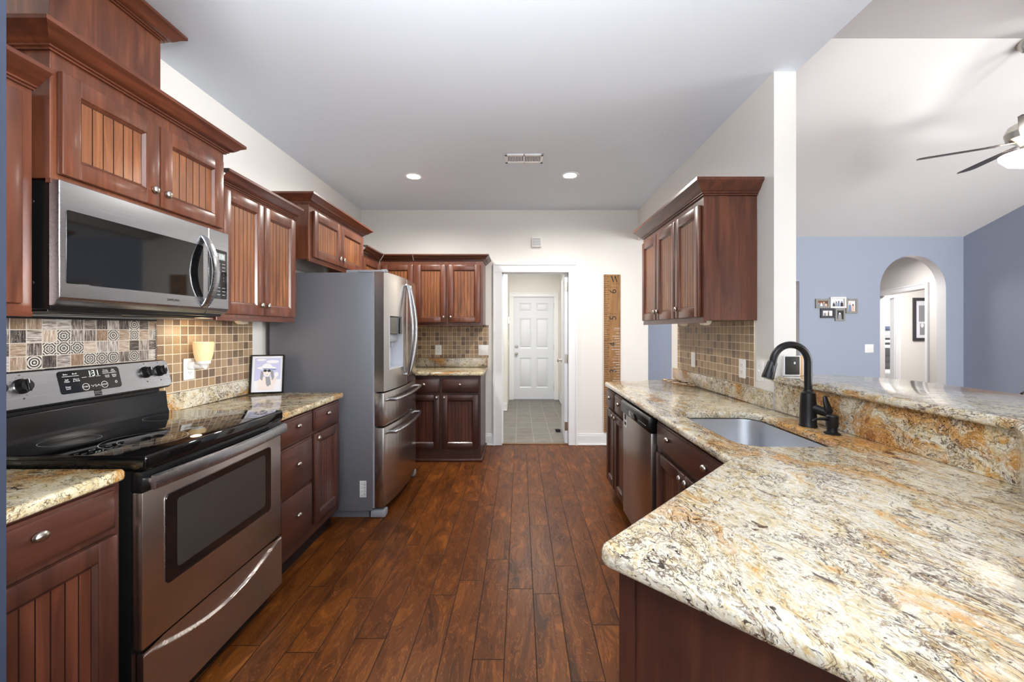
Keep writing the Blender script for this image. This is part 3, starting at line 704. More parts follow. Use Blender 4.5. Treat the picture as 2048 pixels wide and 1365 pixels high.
# ---- peninsula body
t = thing('peninsula_cabinet', 'dark cherry peninsula body under the angled end of the granite worktop', 'cabinet', (0.75, 0.85, 0))
dx, dy = 0.75, 0.85
pp = [(0.207, 0.826), (0.637, 0.396), (1.395, 1.154), (1.395, 1.395), (0.775, 1.395)]
m = MB(); m.prism([(x - dx, y - dy) for x, y in pp], 0.0, 0.877, 'z', 0, 0.002, 1); m.build('cabinet_box', W_D, t)
m = MB(); Mp = Matrix.Translation((0.207 - dx, 0.826 - dy, 0)) @ Matrix.Rotation(-PI / 4, 4, 'Z')
m.box(-0.004, 0.030, -0.008, 0.0, 0.0, 0.876, 0, 0.001, 1, Mp); m.box(-0.004, 0.60, -0.012, -0.0, 0.0, 0.10, 0, 0.002, 1, Mp); m.build('corner_trim', W_D, t)

# ------------------------------------------------------------------ worktops
def top(label, outer, holes, mat, r=0.013, name='worktop', z0=0.879, z1=0.915):
    m = MB(); m.slab(outer, holes, z0, z1, r); o = m.build(name, mat, None, 40); return tag(o, label, 'worktop')
wl = top('short granite worktop at the lower left beside the range', [(XL, 0.724), (-1.235, 0.724)] + arc(-1.249, 1.276, 0.014, 0, 90, 3) + [(XL, 1.29)], [], G_left)
wm = top('granite worktop between the range and the refrigerator', [(XL, 2.068)] + arc(-1.238, 2.082, 0.014, -90, 0, 3) + arc(-1.248, 2.835, 0.024, 0, 90, 4) + [(XL, 2.859)], [], G_left)
we = top('short granite worktop on the end wall behind the refrigerator', [(XL, 4.17)] + arc(-0.39, 4.185, 0.015, -90, 0, 3) + [(-0.375, YE - 0.001), (XL, YE - 0.001)], [], G_left)
def child_strip(par, x0, x1, y0, y1, z0, z1, mat):
    m = MB(); m.box(x0, x1, y0, y1, z0, z1, 0, 0.003)
    lx, ly, lz = par.location
    for v in m.bm.verts: v.co -= Vector((lx, ly, lz))
    return m.build('upstand', mat, par)
child_strip(wm, XL + 0.001, XL + 0.021, 2.07, 2.84, 0.916, 1.012, G_face)
child_strip(wl, XL + 0.001, XL + 0.021, 0.726, 1.289, 0.916, 1.012, G_face)
child_strip(we, XL + 0.022, -0.377, YE - 0.021, YE - 0.001, 0.916, 1.02, G_face)
c0 = (0.15, 0.826); R = 0.035
# main worktop: straight run, inside corner, 45 degree peninsula
ctr = (0.15 + R * math.sqrt(2), 0.826)
main = arc(ctr[0], ctr[1], R, 135, 225, 6)                      # rounded nose pointing at -x
main += [(0.608, 0.368), (1.401, 1.135), (1.401, 2.226), (1.379, 2.226), (1.379, 3.62)]
main += [(0.74, 3.44)] + arc(0.727, 3.415, 0.02, 100, 180, 4) + [(0.709, 1.402), (0.7, 1.381)]
SX0, SX1, SY0, SY1 = 0.835, 1.232, 1.535, 2.168
hole = list(reversed(rrect(SX0, SX1, SY0, SY1, 0.09, 6)))
wmain = top('pale speckled granite worktop with the sink, wrapping into the angled peninsula', main, [hole], G_main, 0.014)
child_strip(wmain, XR - 0.021, XR - 0.001, 2.23, 3.66, 0.916, 1.012, G_face)
m = MB()
fp = [(1.381, 2.2265), (1.381, 1.140), (0.588, 0.373), (0.602, 0.359), (1.401, 1.132), (1.401, 2.2265)]
m.prism([(x - wmain.location.x, y - wmain.location.y) for x, y in reversed(fp)], 0.916 - wmain.location.z, 1.068 - wmain.location.z, 'z')
m.build('bar_riser', G_face, wmain)
bar = [(1.36, 2.224), (1.36, 1.13), (0.585, 0.355), (1.0, -0.03), (1.93, 0.90)] + arc(1.52, 1.90, 0.41, 0, 90, 14) + [(1.503, 2.31), (1.503, 2.224)]
top('raised granite bar top curving past the white wall end', list(bar)[0:1] + bar[1:], [], G_main, 0.014, 'bar_top', 1.069, 1.103)

# ------------------------------------------------------------------ tiles on the walls
def tiles(label, loc, rz, wd, z0, z1, mat, name='tile_backsplash', border=None):
    t = thing(name, label, 'backsplash', loc, rz)
    m = MB(); m.box(0, wd, 0.0, 0.008, z0, z1); m.build('tile_field', mat, t, smooth=0)
    if border:
        m = MB()
        for k in range(int((z1 - z0) / 0.012)): m.box(wd - 0.004, wd + 0.004, -0.006, 0.004, z0 + k * 0.012, z0 + k * 0.012 + 0.010, 0, 0.003, 1)
        m.box(0, wd, -0.006, 0.004, z1, z1 + 0.01)
        m.build('rope_border', border, t)
    return t
tiles('beige and brown mosaic tiles on the left wall right of the range', (XL + 0.009, 2.083, 0), 90, 0.753, 1.014, 1.404, M_mosaic)
tiles('dark patterned rustic tile panel on the wall behind the range', (XL + 0.013, 0.726, 0), 90, 1.353, 1.0, 1.392, M_decor, 'patterned_tile_panel', M_black)
tiles('beige mosaic tiles on the end wall beside the doorway', (XL + 0.002, YE - 0.009, 0), 0, 1.49, 1.022, 1.404, M_mosaic)
tiles('beige and brown mosaic tiles under the right hanging cabinet', (XR - 0.009, 3.57, 0), -90, 1.167, 1.014, 1.404, M_mosaic)
# ------------------------------------------------------------------ range
rg = thing('range', 'stainless and black electric range between the left base cabinets', 'range', (-1.20, 1.302, 0), 90)
RW = 0.756
m = MB(); m.box(0.002, RW - 0.002, 0.036, 0.648, 0.03, 0.898, 0, 0.004); m.box(0.03, RW - 0.03, 0.05, 0.62, 0.0, 0.032); m.build('oven_body', M_black, rg)
m = MB(); m.box(-0.001, RW + 0.001, -0.012, 0.585, 0.899, 0.948, 0, 0.010, 3); ck = m.build('cooktop', M_gloss, rg)
def ring(m, cx, cy, r, wdt=0.0022):
    n = 56
    rows = [[(cx + (r + q) * math.cos(2 * PI * k / n), cy + (r + q) * math.sin(2 * PI * k / n), 0.9484) for k in range(n + 1)] for q in (-wdt / 2, wdt / 2)]
    m.grid(rows)
for cx, cy, rs in ((0.185, 0.43, (0.080,)), (0.20, 0.172, (0.122, 0.075)), (0.585, 0.425, (0.083,)), (0.545, 0.172, (0.125,))):
    m = MB()
    for r in rs: ring(m, cx, cy, r)
    m.build('burner', M_ring, ck)
m = MB(); m.box(0.0, RW, 0.0, 0.036, 0.832, 0.897, 0, 0.003)
for k in range(3):
    for q in range(2): m.box(0.10 + 0.2 * k, 0.25 + 0.2 * k, -0.003, 0.003, 0.872 + q * 0.009, 0.877 + q * 0.009)
m.build('vent_strip', M_black, rg)
dr = MB(); dr.box(0.0, RW, 0.0, 0.034, 0.327, 0.830, 0, 0.004); od = dr.build('oven_door', M_steel_d, rg)
m = MB(); m.prism(rrect(0.084, 0.668, 0.486, 0.790, 0.018), -0.004, 0.004, 'y', 0, 0.001, 1)
m.prism(rrect(0.081, 0.671, 0.483, 0.793, 0.02), -0.002, 0.004, 'y', 1); m.build('window_frame', [M_gloss, M_steel], od)
m = MB(); m.prism(rrect(0.128, 0.622, 0.522, 0.762, 0.012), -0.0055, 0.0, 'y'); m.build('window_glass', plain('oven_glass_gray', S(46, 44, 42), 0.1), od)
n = 20
rows = []
for k in range(n + 1):
    x = 0.008 + (RW - 0.016) * k / n; b_ = -0.030 - 0.022 * math.sin(PI * k / n)
    rows.append([(x, b_, 0.838), (x, b_ - 0.006, 0.842), (x, b_ - 0.008, 0.860), (x, b_ - 0.003, 0.880), (x, b_ + 0.008, 0.884), (x, b_ + 0.010, 0.842), (x, b_, 0.838)])
m = MB(); m.grid(rows); m.poly(list(reversed(rows[0][:-1]))); m.poly(rows[-1][:-1])
bmesh.ops.recalc_face_normals(m.bm, faces=m.bm.faces[:])
for x in (0.03, RW - 0.03): m.box(x - 0.02, x + 0.02, -0.036, 0.002, 0.848, 0.874, 0, 0.004)
m.build('handle', M_steel, od, 40)
m = MB(); nx, nz = 48, 110; rows = []
for j in range(nz + 1):
    z = 0.078 + (0.316 - 0.078) * j / nz; r_ = []
    for i in range(nx + 1):
        x = RW * i / nx; za = 0.306 - 0.072 * math.sin(PI * min(1, max(0, (x - 0.03) / (RW - 0.06))))
        f = min(1, max(0, (z - za) / 0.004)); f = f * f * (3 - 2 * f)
        r_.append((x, -0.004 + 0.012 * f * min(1, max(0, (0.316 - za) / 0.03)), z))
    rows.append(r_)
m.grid(rows); m.box(0, RW, 0.017, 0.034, 0.078, 0.316); m.box(0, 0.004, -0.003, 0.02, 0.078, 0.316); m.box(RW - 0.004, RW, -0.003, 0.02, 0.078, 0.316)
bmesh.ops.recalc_face_normals(m.bm, faces=m.bm.faces[:])
m.build('storage_drawer', M_steel_d, rg, 50)
# back guard with the slanted control panel
m = MB(); m.prism([(0.552, 0.93), (0.640, 0.93), (0.640, 1.045), (0.575, 1.045), (0.566, 0.965)], 0.0, RW, 'x', 0, 0.004)
m.box(0.03, RW - 0.03, 0.585, 0.64, 1.04, 1.075); m.build('back_guard', M_black, rg)
TL = math.atan2(0.030, 0.132)
Mp = Matrix.Translation((0, 0.540, 1.068)) @ Matrix.Rotation(-TL, 4, 'X')
m = MB()
pr = rrect(0.0, RW, 0.0, 0.140, 0.024)
t_ = MB(); m.prism(pr, 0.004, 0.062, 'y', 0, 0.006, 2, Mp); cp = m.build('control_panel', M_black, rg)
m = MB(); m.prism(rrect(0.006, RW - 0.006, 0.006, 0.134, 0.020), -0.001, 0.008, 'y', 0, 0.002, 1, Mp); m.build('fascia', M_steel, cp)
m = MB(); m.prism(rrect(0.258, 0.498, 0.034, 0.124, 0.012), -0.003, 0.004, 'y', 0, 0.001, 1, Mp); ds = m.build('display', M_gloss, cp)
def PT(x, z, y=-0.0036): return Mp @ FRONT(x, y, z)
m = MB()
for s_, x, z in (('Bake', 0.285, 0.110), ('Broil', 0.318, 0.110), ('Self', 0.286, 0.088), ('Clean', 0.286, 0.081), ('Warm', 0.320, 0.088), ('& Hold', 0.320, 0.081), ('Oven', 0.286, 0.060), ('Lock', 0.286, 0.053),
                 ('Timer', 0.438, 0.113), ('On/Off', 0.438, 0.106), ('Set', 0.470, 0.113), ('Clock', 0.470, 0.106), ('Cook', 0.442, 0.090), ('Time', 0.442, 0.083), ('Delay', 0.472, 0.090), ('Start', 0.472, 0.083),
                 ('START', 0.350, 0.053), ('STOP', 0.424, 0.053)):
    m.text(s_, 0.0085, PT(x, z))
for x0, x1, z in ((0.272, 0.332, 0.101), (0.425, 0.484, 0.099), (0.342, 0.360, 0.091), (0.368, 0.390, 0.091), (0.396, 0.414, 0.091)): m.box(x0, x1, -0.0038, -0.0034, z, z + 0.0012, 0, 0, 2, Mp)
for cx in (0.350, 0.424):
    m.grid([[Mp @ Vector((cx + r * math.cos(2 * PI * k / 24), -0.0037, 0.053 + r * math.sin(2 * PI * k / 24))) for k in range(25)] for r in (0.0125, 0.0138)])
for pts in ([(0.371, 0.057), (0.377, 0.050), (0.383, 0.057)], [(0.394, 0.050), (0.400, 0.057), (0.406, 0.050)], [(0.3885, 0.048), (0.3885, 0.058)], [(0.474, 0.064), (0.470, 0.060), (0.472, 0.054), (0.477, 0.054), (0.479, 0.060), (0.474, 0.064)]):
    m.tube([Mp @ Vector((x, -0.0036, z)) for x, z in pts], 0.0008, 6)
m.build('lettering', M_ink, ds, 0)
m = MB()
SEG = {'1': 'bc', '3': 'abgcd'}
def seg7(m, ch, x, z, hw, hh, M, y=-0.0036, th=0.0016):
    d = {'a': ((0, 2), (1, 2)), 'b': ((1, 2), (1, 1)), 'c': ((1, 1), (1, 0)), 'd': ((0, 0), (1, 0)), 'e': ((0, 0), (0, 1)), 'f': ((0, 1), (0, 2)), 'g': ((0, 1), (1, 1))}
    for k in SEG[ch]:
        (a, b), (c, e) = d[k]
        m.box(x + min(a, c) * hw - th / 2, x + max(a, c) * hw + th / 2, y - 0.0003, y, z + min(b, e) * hh - th / 2, z + max(b, e) * hh + th / 2, 0, 0, 2, M)
for ch, x in (('1', 0.366), ('3', 0.384), ('1', 0.398)): seg7(m, ch, x, 0.096, 0.008, 0.010, Mp)
for z in (0.102, 0.110): m.box(0.3785, 0.380, -0.0039, -0.0036, z, z + 0.0015, 0, 0, 2, Mp)
m.build('clock_digits', M_led, ds, 0)
m = MB(); m.box(0.378, 0.408, -0.0018, -0.0008, 0.004 + 0.006, 0.004 + 0.030, 0, 0, 2, Mp)
m.build('emblem', M_inkd, cp, 0)
m = MB()
for z0, zz in ((0.026, 0.0), (0.016, 0.004)):
    m.grid([[Mp @ Vector((0.378 + 0.030 * k / 10, -0.0021, z0 + zz * math.sin(PI * k / 10 + 0.6) + q)) for k in range(11)] for q in (0, 0.002)])
m.build('emblem_wave', M_steel, cp, 0)
for kx in (0.068, 0.143, 0.622, 0.695):
    Mk = Mp @ FRONT(kx, -0.001, 0.084)
    m = MB(); m.lathe([(0.027, 0), (0.027, 0.004), (0.024, 0.006), (0.022, 0.020), (0.019, 0.025), (0, 0.026)], Mk, 28)
    m.box(-0.0065, 0.0065, -0.022, 0.022, 0.020, 0.032, 0, 0.004, 2, Mk); k = m.build('control_knob', M_black, cp)
    m = MB(); m.box(-0.0008, 0.0008, 0.006, 0.021, 0.0318, 0.0328, 0, 0, 2, Mk); m.build('pointer', M_ink, k, 0)
    m = MB()
    for a in range(0, 360, 36): m.lathe([(0.0011, 0), (0.0011, 0.0004), (0, 0.0005)], Mk @ Matrix.Translation((0.034 * math.cos(math.radians(a)), 0.034 * math.sin(math.radians(a)), 0)), 6)
    m.text('Off', 0.006, Mk @ Matrix.Translation((0, 0.040, 0.0004))); m.lathe([(0.003, 0), (0.003, 0.0004), (0, 0.0005)], Mk @ Matrix.Translation((0, -0.044, 0)), 10)
    m.build('dial_marks', M_inkd, k, 0)

# ------------------------------------------------------------------ microwave
mw = thing('microwave', 'stainless over-the-range microwave with a dark window', 'microwave', (-1.463, 1.302, 0), 90)
MZ0, MZ1 = 1.428, 1.829; MWD = 0.756
m = MB(); m.box(0.004, MWD - 0.004, 0.034, 0.396, MZ0 - 0.012, MZ1, 0, 0.004)
for k in range(2):
    z = (1.50, 1.76)[k]; m.lathe([(0.007, 0), (0.006, 0.003), (0, 0.004)], Matrix.Translation((0.004, 0.09, z)) @ Matrix.Rotation(-PI / 2, 4, 'Y'), 12)
m.build('microwave_body', M_black, mw)
m = MB(); m.prism([(0.0, MZ0 + 0.026), (0.0, MZ1), (0.034, MZ1), (0.034, MZ0), (0.018, MZ0)], 0.0, 0.622, 'x', 0, 0.002, 1); md = m.build('microwave_door', M_steel, mw)
m = MB(); m.prism(rrect(0.020, 0.590, 1.500, 1.738, 0.006), -0.0025, 0.003, 'y', 0, 0.0008, 1); m.build('window', M_gloss, md)
m = MB(); m.prism([(0.0, MZ0 + 0.026), (0.0, MZ1), (0.034, MZ1), (0.034, MZ0), (0.018, MZ0)], 0.625, MWD, 'x', 0, 0.002, 1); mc = m.build('control_column', M_steel, mw)
m = MB(); m.prism(rrect(0.632, 0.742, 1.500, 1.738, 0.006), -0.0025, 0.003, 'y', 0, 0.0008, 1); kp = m.build('keypad', M_gloss, mc)
m = MB(); m.box(0.672, 0.728, -0.0032, -0.002, 1.690, 1.722); m.build('display', plain('lcd_gray', S(118, 122, 120), 0.3, emit=S(118, 122, 120), es=0.3), kp, 0)
m = MB()
for ch, x in (('1', 0.686), ('3', 0.702), ('1', 0.712)): seg7(m, ch, x, 1.697, 0.006, 0.009, Matrix.Identity(4), -0.0034)
m.build('clock_digits', M_led, kp, 0)
m = MB()
for r in range(10):
    for c in range(3):
        x = 0.652 + c * 0.033; z = 1.672 - r * 0.0168
        if 3 <= r <= 6: m.text(str((r - 3) * 3 + c + 1) if r < 6 else ('', '0', '')[c], 0.010, FRONT(x, -0.003, z)) if (r < 6 or c == 1) else None
        else: m.box(x - 0.010, x + 0.010, -0.0031, -0.0024, z - 0.002, z + 0.001)
m.build('keypad_marks', M_grayp, kp, 0)
m = MB(); n = 18; fr = [(-0.004 - 0.058 * math.sin(PI * k / n) ** 0.8, 1.452 + 0.335 * k / n) for k in range(n + 1)]
bk = [(y + 0.014, z) for y, z in reversed(fr)]
m.prism(fr + bk, 0.580, 0.618, 'x', 0, 0.004, 2); m.build('handle', M_steel, md, 40)
m = MB(); m.text('SAMSUNG', 0.014, FRONT(0.43, -0.0006, 1.475)); m.build('logo_lettering', M_inkd, md, 0)
m = MB(); m.box(0.02, MWD - 0.02, 0.06, 0.37, MZ0 - 0.02, MZ0 - 0.010, 0, 0.002, 1)
for k in range(2): m.box(0.09 + 0.36 * k, 0.31 + 0.36 * k, 0.10, 0.24, MZ0 - 0.023, MZ0 - 0.018, 0, 0.002, 1)
m.build('bottom_grille', M_blackm, mw)

# ------------------------------------------------------------------ refrigerator
fr_ = thing('refrigerator', 'stainless french-door refrigerator with gray sides', 'refrigerator', (-1.055, 2.935, 0), 90)
FW = 0.908
m = MB(); m.box(0, FW, 0.0, 0.74, 0.05, 1.760, 0, 0.006); m.box(0.02, FW - 0.02, 0.03, 0.72, 0.0, 0.052); fb = m.build('refrigerator_body', M_fside, fr_)
m = MB(); m.box(0.02, FW - 0.02, 0.0, 0.20, 1.758, 1.782, 0, 0.006); m.build('top_hinge_cover', M_grayp, fr_)
def bow(x): return -0.078 - 0.040 * (1 - ((x - FW / 2) / (FW / 2)) ** 2)
def bow_panel(m, x0, x1, z0, z1, mi=0, yb=-0.012, n=14, bev=0.0):
    p = [(x0 + (x1 - x0) * k / n, bow(x0 + (x1 - x0) * k / n)) for k in range(n + 1)] + [(x1, yb), (x0, yb)]
    m.prism(p, z0, z1, 'z', mi, bev, 2)
m = MB(); DXA, DXB, DZA, DZB = 0.085, 0.345, 1.055, 1.452
bow_panel(m, 0.003, DXA, 0.905, 1.768); bow_panel(m, DXB, 0.450, 0.905, 1.768); bow_panel(m, DXA, DXB, DZB, 1.768); bow_panel(m, DXA, DXB, 0.905, DZA)
fl = m.build('refrigerator_door', M_steel_v, fr_, 30)
m = MB(); bow_panel(m, 0.456, FW - 0.003, 0.905, 1.768, bev=0.004); fd2 = m.build('refrigerator_door', M_steel_v, fr_, 30)
m = MB(); bow_panel(m, 0.003, FW - 0.003, 0.655, 0.895, bev=0.004); f3 = m.build('refrigerator_drawer', M_steel_v, fr_, 30)
m = MB(); bow_panel(m, 0.003, FW - 0.003, 0.075, 0.645, bev=0.004); f4 = m.build('freezer_drawer', M_steel_v, fr_, 30)
m = MB(); m.box(0.006, FW - 0.006, -0.012, 0.002, 0.07, 1.765); m.build('door_gasket', M_grayp, fr_)
# dispenser
m = MB()
m.box(DXA, DXB, -0.03, -0.014, DZA, DZB); m.box(DXA, DXA + 0.008, bow(DXA) - 0.003, -0.014, DZA, DZB); m.box(DXB - 0.008, DXB, bow(DXB) - 0.003, -0.014, DZA, DZB)
yd = bow(0.2)
m.prism([(DXA, bow(DXA)), (DXB, bow(DXB)), (DXB, -0.02), (DXA, -0.02)], DZA, DZA + 0.012, 'z')
di = m.build('dispenser', plain('dispenser_gray', S(196, 200, 208), 0.35), fl)
m = MB(); m.prism([(DXA + 0.008, bow(DXA) - 0.002), (DXB - 0.008, bow(DXB) - 0.002), (DXB - 0.008, -0.02), (DXA + 0.008, -0.02)], 1.318, DZB - 0.006, 'z', 0, 0.002, 1); m.build('dispenser_screen', M_gloss, di)
m = MB(); m.box(0.13, 0.30, -0.085, -0.03, 1.255, 1.318, 0, 0.008); m.box(0.19, 0.24, -0.075, -0.045, 1.215, 1.26, 0, 0.004); m.build('dispenser_nozzle', M_grayp, di)
def bar_handle(par, pts, r=0.0125):
    m = MB(); m.tube(pts, r, 14); m.build('handle', M_steel, par, 50)
for par, xc, sgn in ((fl, 0.425, -1), (fd2, 0.483, 1)):
    pts = [(xc + sgn * 0.0, bow(xc) + 0.004, 0.985)] + [(xc + sgn * 0.030 * math.sin(PI * k / 20), bow(xc) - 0.020 - 0.045 * math.sin(PI * k / 20), 0.985 + 0.725 * k / 20) for k in range(21)] + [(xc, bow(xc) + 0.004, 1.71)]
    bar_handle(par, pts)
for par, z in ((f3, 0.838), (f4, 0.600)):
    xs = [0.08 + (FW - 0.16) * k / 20 for k in range(21)]
    bar_handle(par, [(0.08, bow(0.08) + 0.004, z)] + [(x, bow(x) - 0.052, z) for x in xs] + [(FW - 0.08, bow(FW - 0.08) + 0.004, z)])
m = MB(); m.box(0.004, 0.075, -0.085, 0.10, 1.760, 1.780, 0, 0.006); m.box(0.012, 0.055, -0.095, -0.055, 1.766, 1.786, 0, 0.006); m.build('door_hinge', M_grayp, fr_)
for x in (0.006, FW - 0.08):
    m = MB(); m.box(x, x + 0.075, -0.085, 0.02, 0.0, 0.052, 0, 0.010); m.build('foot', M_grayp, fr_)
m = MB(); m.box(-0.0008, 0.001, 0.045, 0.092, 0.150, 0.268); st_ = m.build('sticker', M_plate, fr_, 0)
m = MB(); Ms = Matrix.Translation((-0.0012, 0, 0)) @ Matrix.Rotation(-PI / 2, 4, 'Z')
for k in range(4):
    for q in range(3): m.box(-0.0012, -0.0009, 0.068, 0.086 - 0.003 * q, 0.158 + k * 0.028 + q * 0.005, 0.1595 + k * 0.028 + q * 0.005)
for k in range(14): m.box(-0.0012, -0.0009, 0.049, 0.064, 0.156 + k * 0.0076, 0.156 + k * 0.0076 + (0.0015 + 0.003 * ((k * 7) % 3) / 2))
m.build('barcode', M_pg, st_, 0)

# ------------------------------------------------------------------ dishwasher
dwx = thing('dishwasher', 'dishwasher with a black control strip under the sink run worktop', 'dishwasher', (0.705, 2.805, 0), -90)
DWW = 0.600
m = MB(); m.box(0.004, DWW - 0.004, 0.034, 0.60, 0.10, 0.876); m.build('tub_body', M_blackm, dwx)
m = MB(); m.box(0.0, DWW, 0.0, 0.036, 0.115, 0.790, 0, 0.004); dd = m.build('dishwasher_door', M_steel_d, dwx)
m = MB(); m.prism([(-0.004, 0.792), (-0.016, 0.800), (-0.016, 0.862), (-0.004, 0.874), (0.036, 0.874), (0.036, 0.792)], 0.0, DWW, 'x', 0, 0.003, 2); dc = m.build('control_strip', M_black, dwx)
m = MB(); m.box(0.21, 0.39, -0.019, -0.012, 0.806, 0.846, 0, 0.006); m.build('latch_handle', M_gloss, dc)
m = MB()
for k in range(5): m.box(0.42 + k * 0.03, 0.44 + k * 0.03, -0.0168, -0.0155, 0.822, 0.826)
for k in range(4): m.box(0.06 + k * 0.03, 0.08 + k * 0.03, -0.0168, -0.0155, 0.822, 0.826)
m.build('control_marks', M_grayp, dc, 0)
m = MB(); m.box(0.02, DWW - 0.02, 0.05, 0.08, 0.0, 0.112); m.build('toe_panel', M_black, dwx)
m = MB(); m.box(0.03, 0.10, -0.0012, 0.001, 0.700, 0.800); sk = m.build('sticker', M_plate, dd, 0)
m = MB(); m.box(0.045, 0.085, -0.0018, -0.001, 0.715, 0.735); m.box(0.045, 0.085, -0.0018, -0.001, 0.75, 0.785); m.build('sticker_print', M_inkd, sk, 0)
# ------------------------------------------------------------------ sink, faucet, soap pump
m = MB()
rows = []
for ins, z, r in ((-0.006, 0.8775, 0.095), (0.0, 0.8775, 0.09), (0.002, 0.870, 0.088), (0.010, 0.72, 0.085), (0.022, 0.692, 0.080), (0.045, 0.683, 0.06), (0.12, 0.680, 0.03)):
    rows.append([(x, y, z) for x, y in rrect(SX0 + ins, SX1 - ins, SY0 + ins, SY1 - ins, r, 6)])
rows = [r + [r[0]] for r in rows]
m.grid(rows); bmesh.ops.remove_doubles(m.bm, verts=m.bm.verts[:], dist=1e-5)
be = [e for e in m.bm.edges if e.is_boundary and e.verts[0].co.z < 0.681]
bmesh.ops.holes_fill(m.bm, edges=be, sides=0)
bmesh.ops.recalc_face_normals(m.bm, faces=m.bm.faces[:])
sk_ = thing('sink', 'undermount stainless sink bowl set into the granite below the black faucet', 'sink', ((SX0 + SX1) / 2, (SY0 + SY1) / 2, 0.68))
for v in m.bm.verts: v.co -= sk_.location
b_ = m.build('sink_bowl', M_sink, sk_, 50); so = b_.modifiers.new('thick', 'SOLIDIFY'); so.thickness = 0.0015; so.offset = 0
m = MB(); m.lathe([(0.042, 0.002), (0.042, 0.006), (0.034, 0.005), (0.03, 0.002), (0, 0.002)]); m.build('drain', M_chrome, sk_)

f = thing('faucet', 'tall matte black gooseneck pull-down faucet behind the sink', 'faucet', (1.300, 1.85, 0.9153))
m = MB(); m.lathe([(0.036, 0), (0.036, 0.006), (0.0335, 0.010), (0.0325, 0.09), (0.030, 0.13), (0.028, 0.150), (0.019, 0.158), (0.0175, 0.166), (0, 0.166)], None, 32); m.build('faucet_body', M_blackm, f)
pts = [(0, 0, 0.160), (0, 0, 0.22)] + [(-0.079 + 0.079 * math.cos(math.radians(a)), 0, 0.288 + 0.079 * math.sin(math.radians(a))) for a in range(0, 176, 8)]
dx_, dz_ = -0.20, -0.98; e = pts[-1]
pts += [(e[0] + dx_ * 0.012, 0, e[2] + dz_ * 0.012)]
m = MB(); m.tube(pts, 0.0155, 18); m.build('spout', M_blackm, f, 60)
e = Vector(pts[-1]); d = Vector((-0.34, -0.04, -0.94)).normalized()
m = MB(); m.tube([e, e + d * 0.006, e + d * 0.02, e + d * 0.07, e + d * 0.082], [0.0165, 0.020, 0.0205, 0.025, 0.0245], 22); sh = m.build('spray_head', M_blackm, f, 40)
bq = e + d * 0.035 + Vector((-0.004, -0.0215, 0)); m = MB()
m.tube([bq + Vector((0.003, -0.001, 0.016)), bq, bq + Vector((-0.004, -0.002, -0.016))], [0.004, 0.0075, 0.005], 12); m.build('spray_button', M_black, sh)
m = MB(); m.tube([(0.010, -0.016, 0.085), (0.030, -0.046, 0.075), (0.042, -0.064, 0.072)], [0.021, 0.019, 0.018], 18)
m.tube([(0.040, -0.064, 0.060), (0.043, -0.067, 0.080), (0.037, -0.060, 0.115), (0.034, -0.056, 0.140), (0.034, -0.056, 0.146)], [0.012, 0.0185, 0.0135, 0.010, 0.004], 16, flat=0.62); m.build('lever_handle', M_blackm, f, 50)
f = thing('soap_dispenser', 'short matte black soap pump beside the faucet on the granite', 'soap dispenser', (1.302, 1.71, 0.9153))
m = MB(); m.lathe([(0.030, 0), (0.030, 0.004), (0.020, 0.009), (0.0185, 0.016), (0.0185, 0.03), (0, 0.03)], None, 26); m.build('base_collar', M_blackm, f)
m = MB(); m.lathe([(0.021, 0.03), (0.0225, 0.034), (0.0225, 0.074), (0.019, 0.079), (0, 0.079)], None, 26); m.build('pump_head', M_blackm, f)
m = MB(); m.tube([(-0.018, 0, 0.062), (-0.05, 0, 0.063), (-0.072, 0, 0.061), (-0.080, 0, 0.056)], [0.0075, 0.006, 0.005, 0.004], 12); m.build('nozzle', M_blackm, f)

# leaf-shaped slatted trivet
M_twood = plain('trivet_brown_wood', S(146, 112, 74), 0.5)
tv = thing('trivet', 'leaf-shaped slatted wooden trivet at the far end of the sink counter', 'trivet', (1.283, 3.33, 0.915), 102)
n = 20; L_ = 0.23; Wd = 0.058
top_ = [(-L_ + 2 * L_ * k / n, Wd * math.sin(PI * k / n) ** 0.8) for k in range(n + 1)]
loop = [(x, y, 0.008) for x, y in top_] + [(x, -y, 0.008) for x, y in reversed(top_[1:-1])]; loop.append(loop[0])
m = MB(); m.tube(loop, 0.0045, 8); m.build('rim', M_twood, tv)
m = MB(); m.tube([(-L_, 0, 0.009), (L_, 0, 0.009)], 0.005, 8); m.build('midrib', M_twood, tv)
for k in range(2, n - 1, 2):
    x, y = top_[k]; m = MB()
    for s in (-1, 1):
        if abs(x - 0.03) < L_: m.tube([(x - 0.03, 0, 0.008), (x, s * (y - 0.003), 0.008)], 0.0055, 6, flat=0.6)
    m.build('slat', M_cream if k % 4 else M_slot, tv)

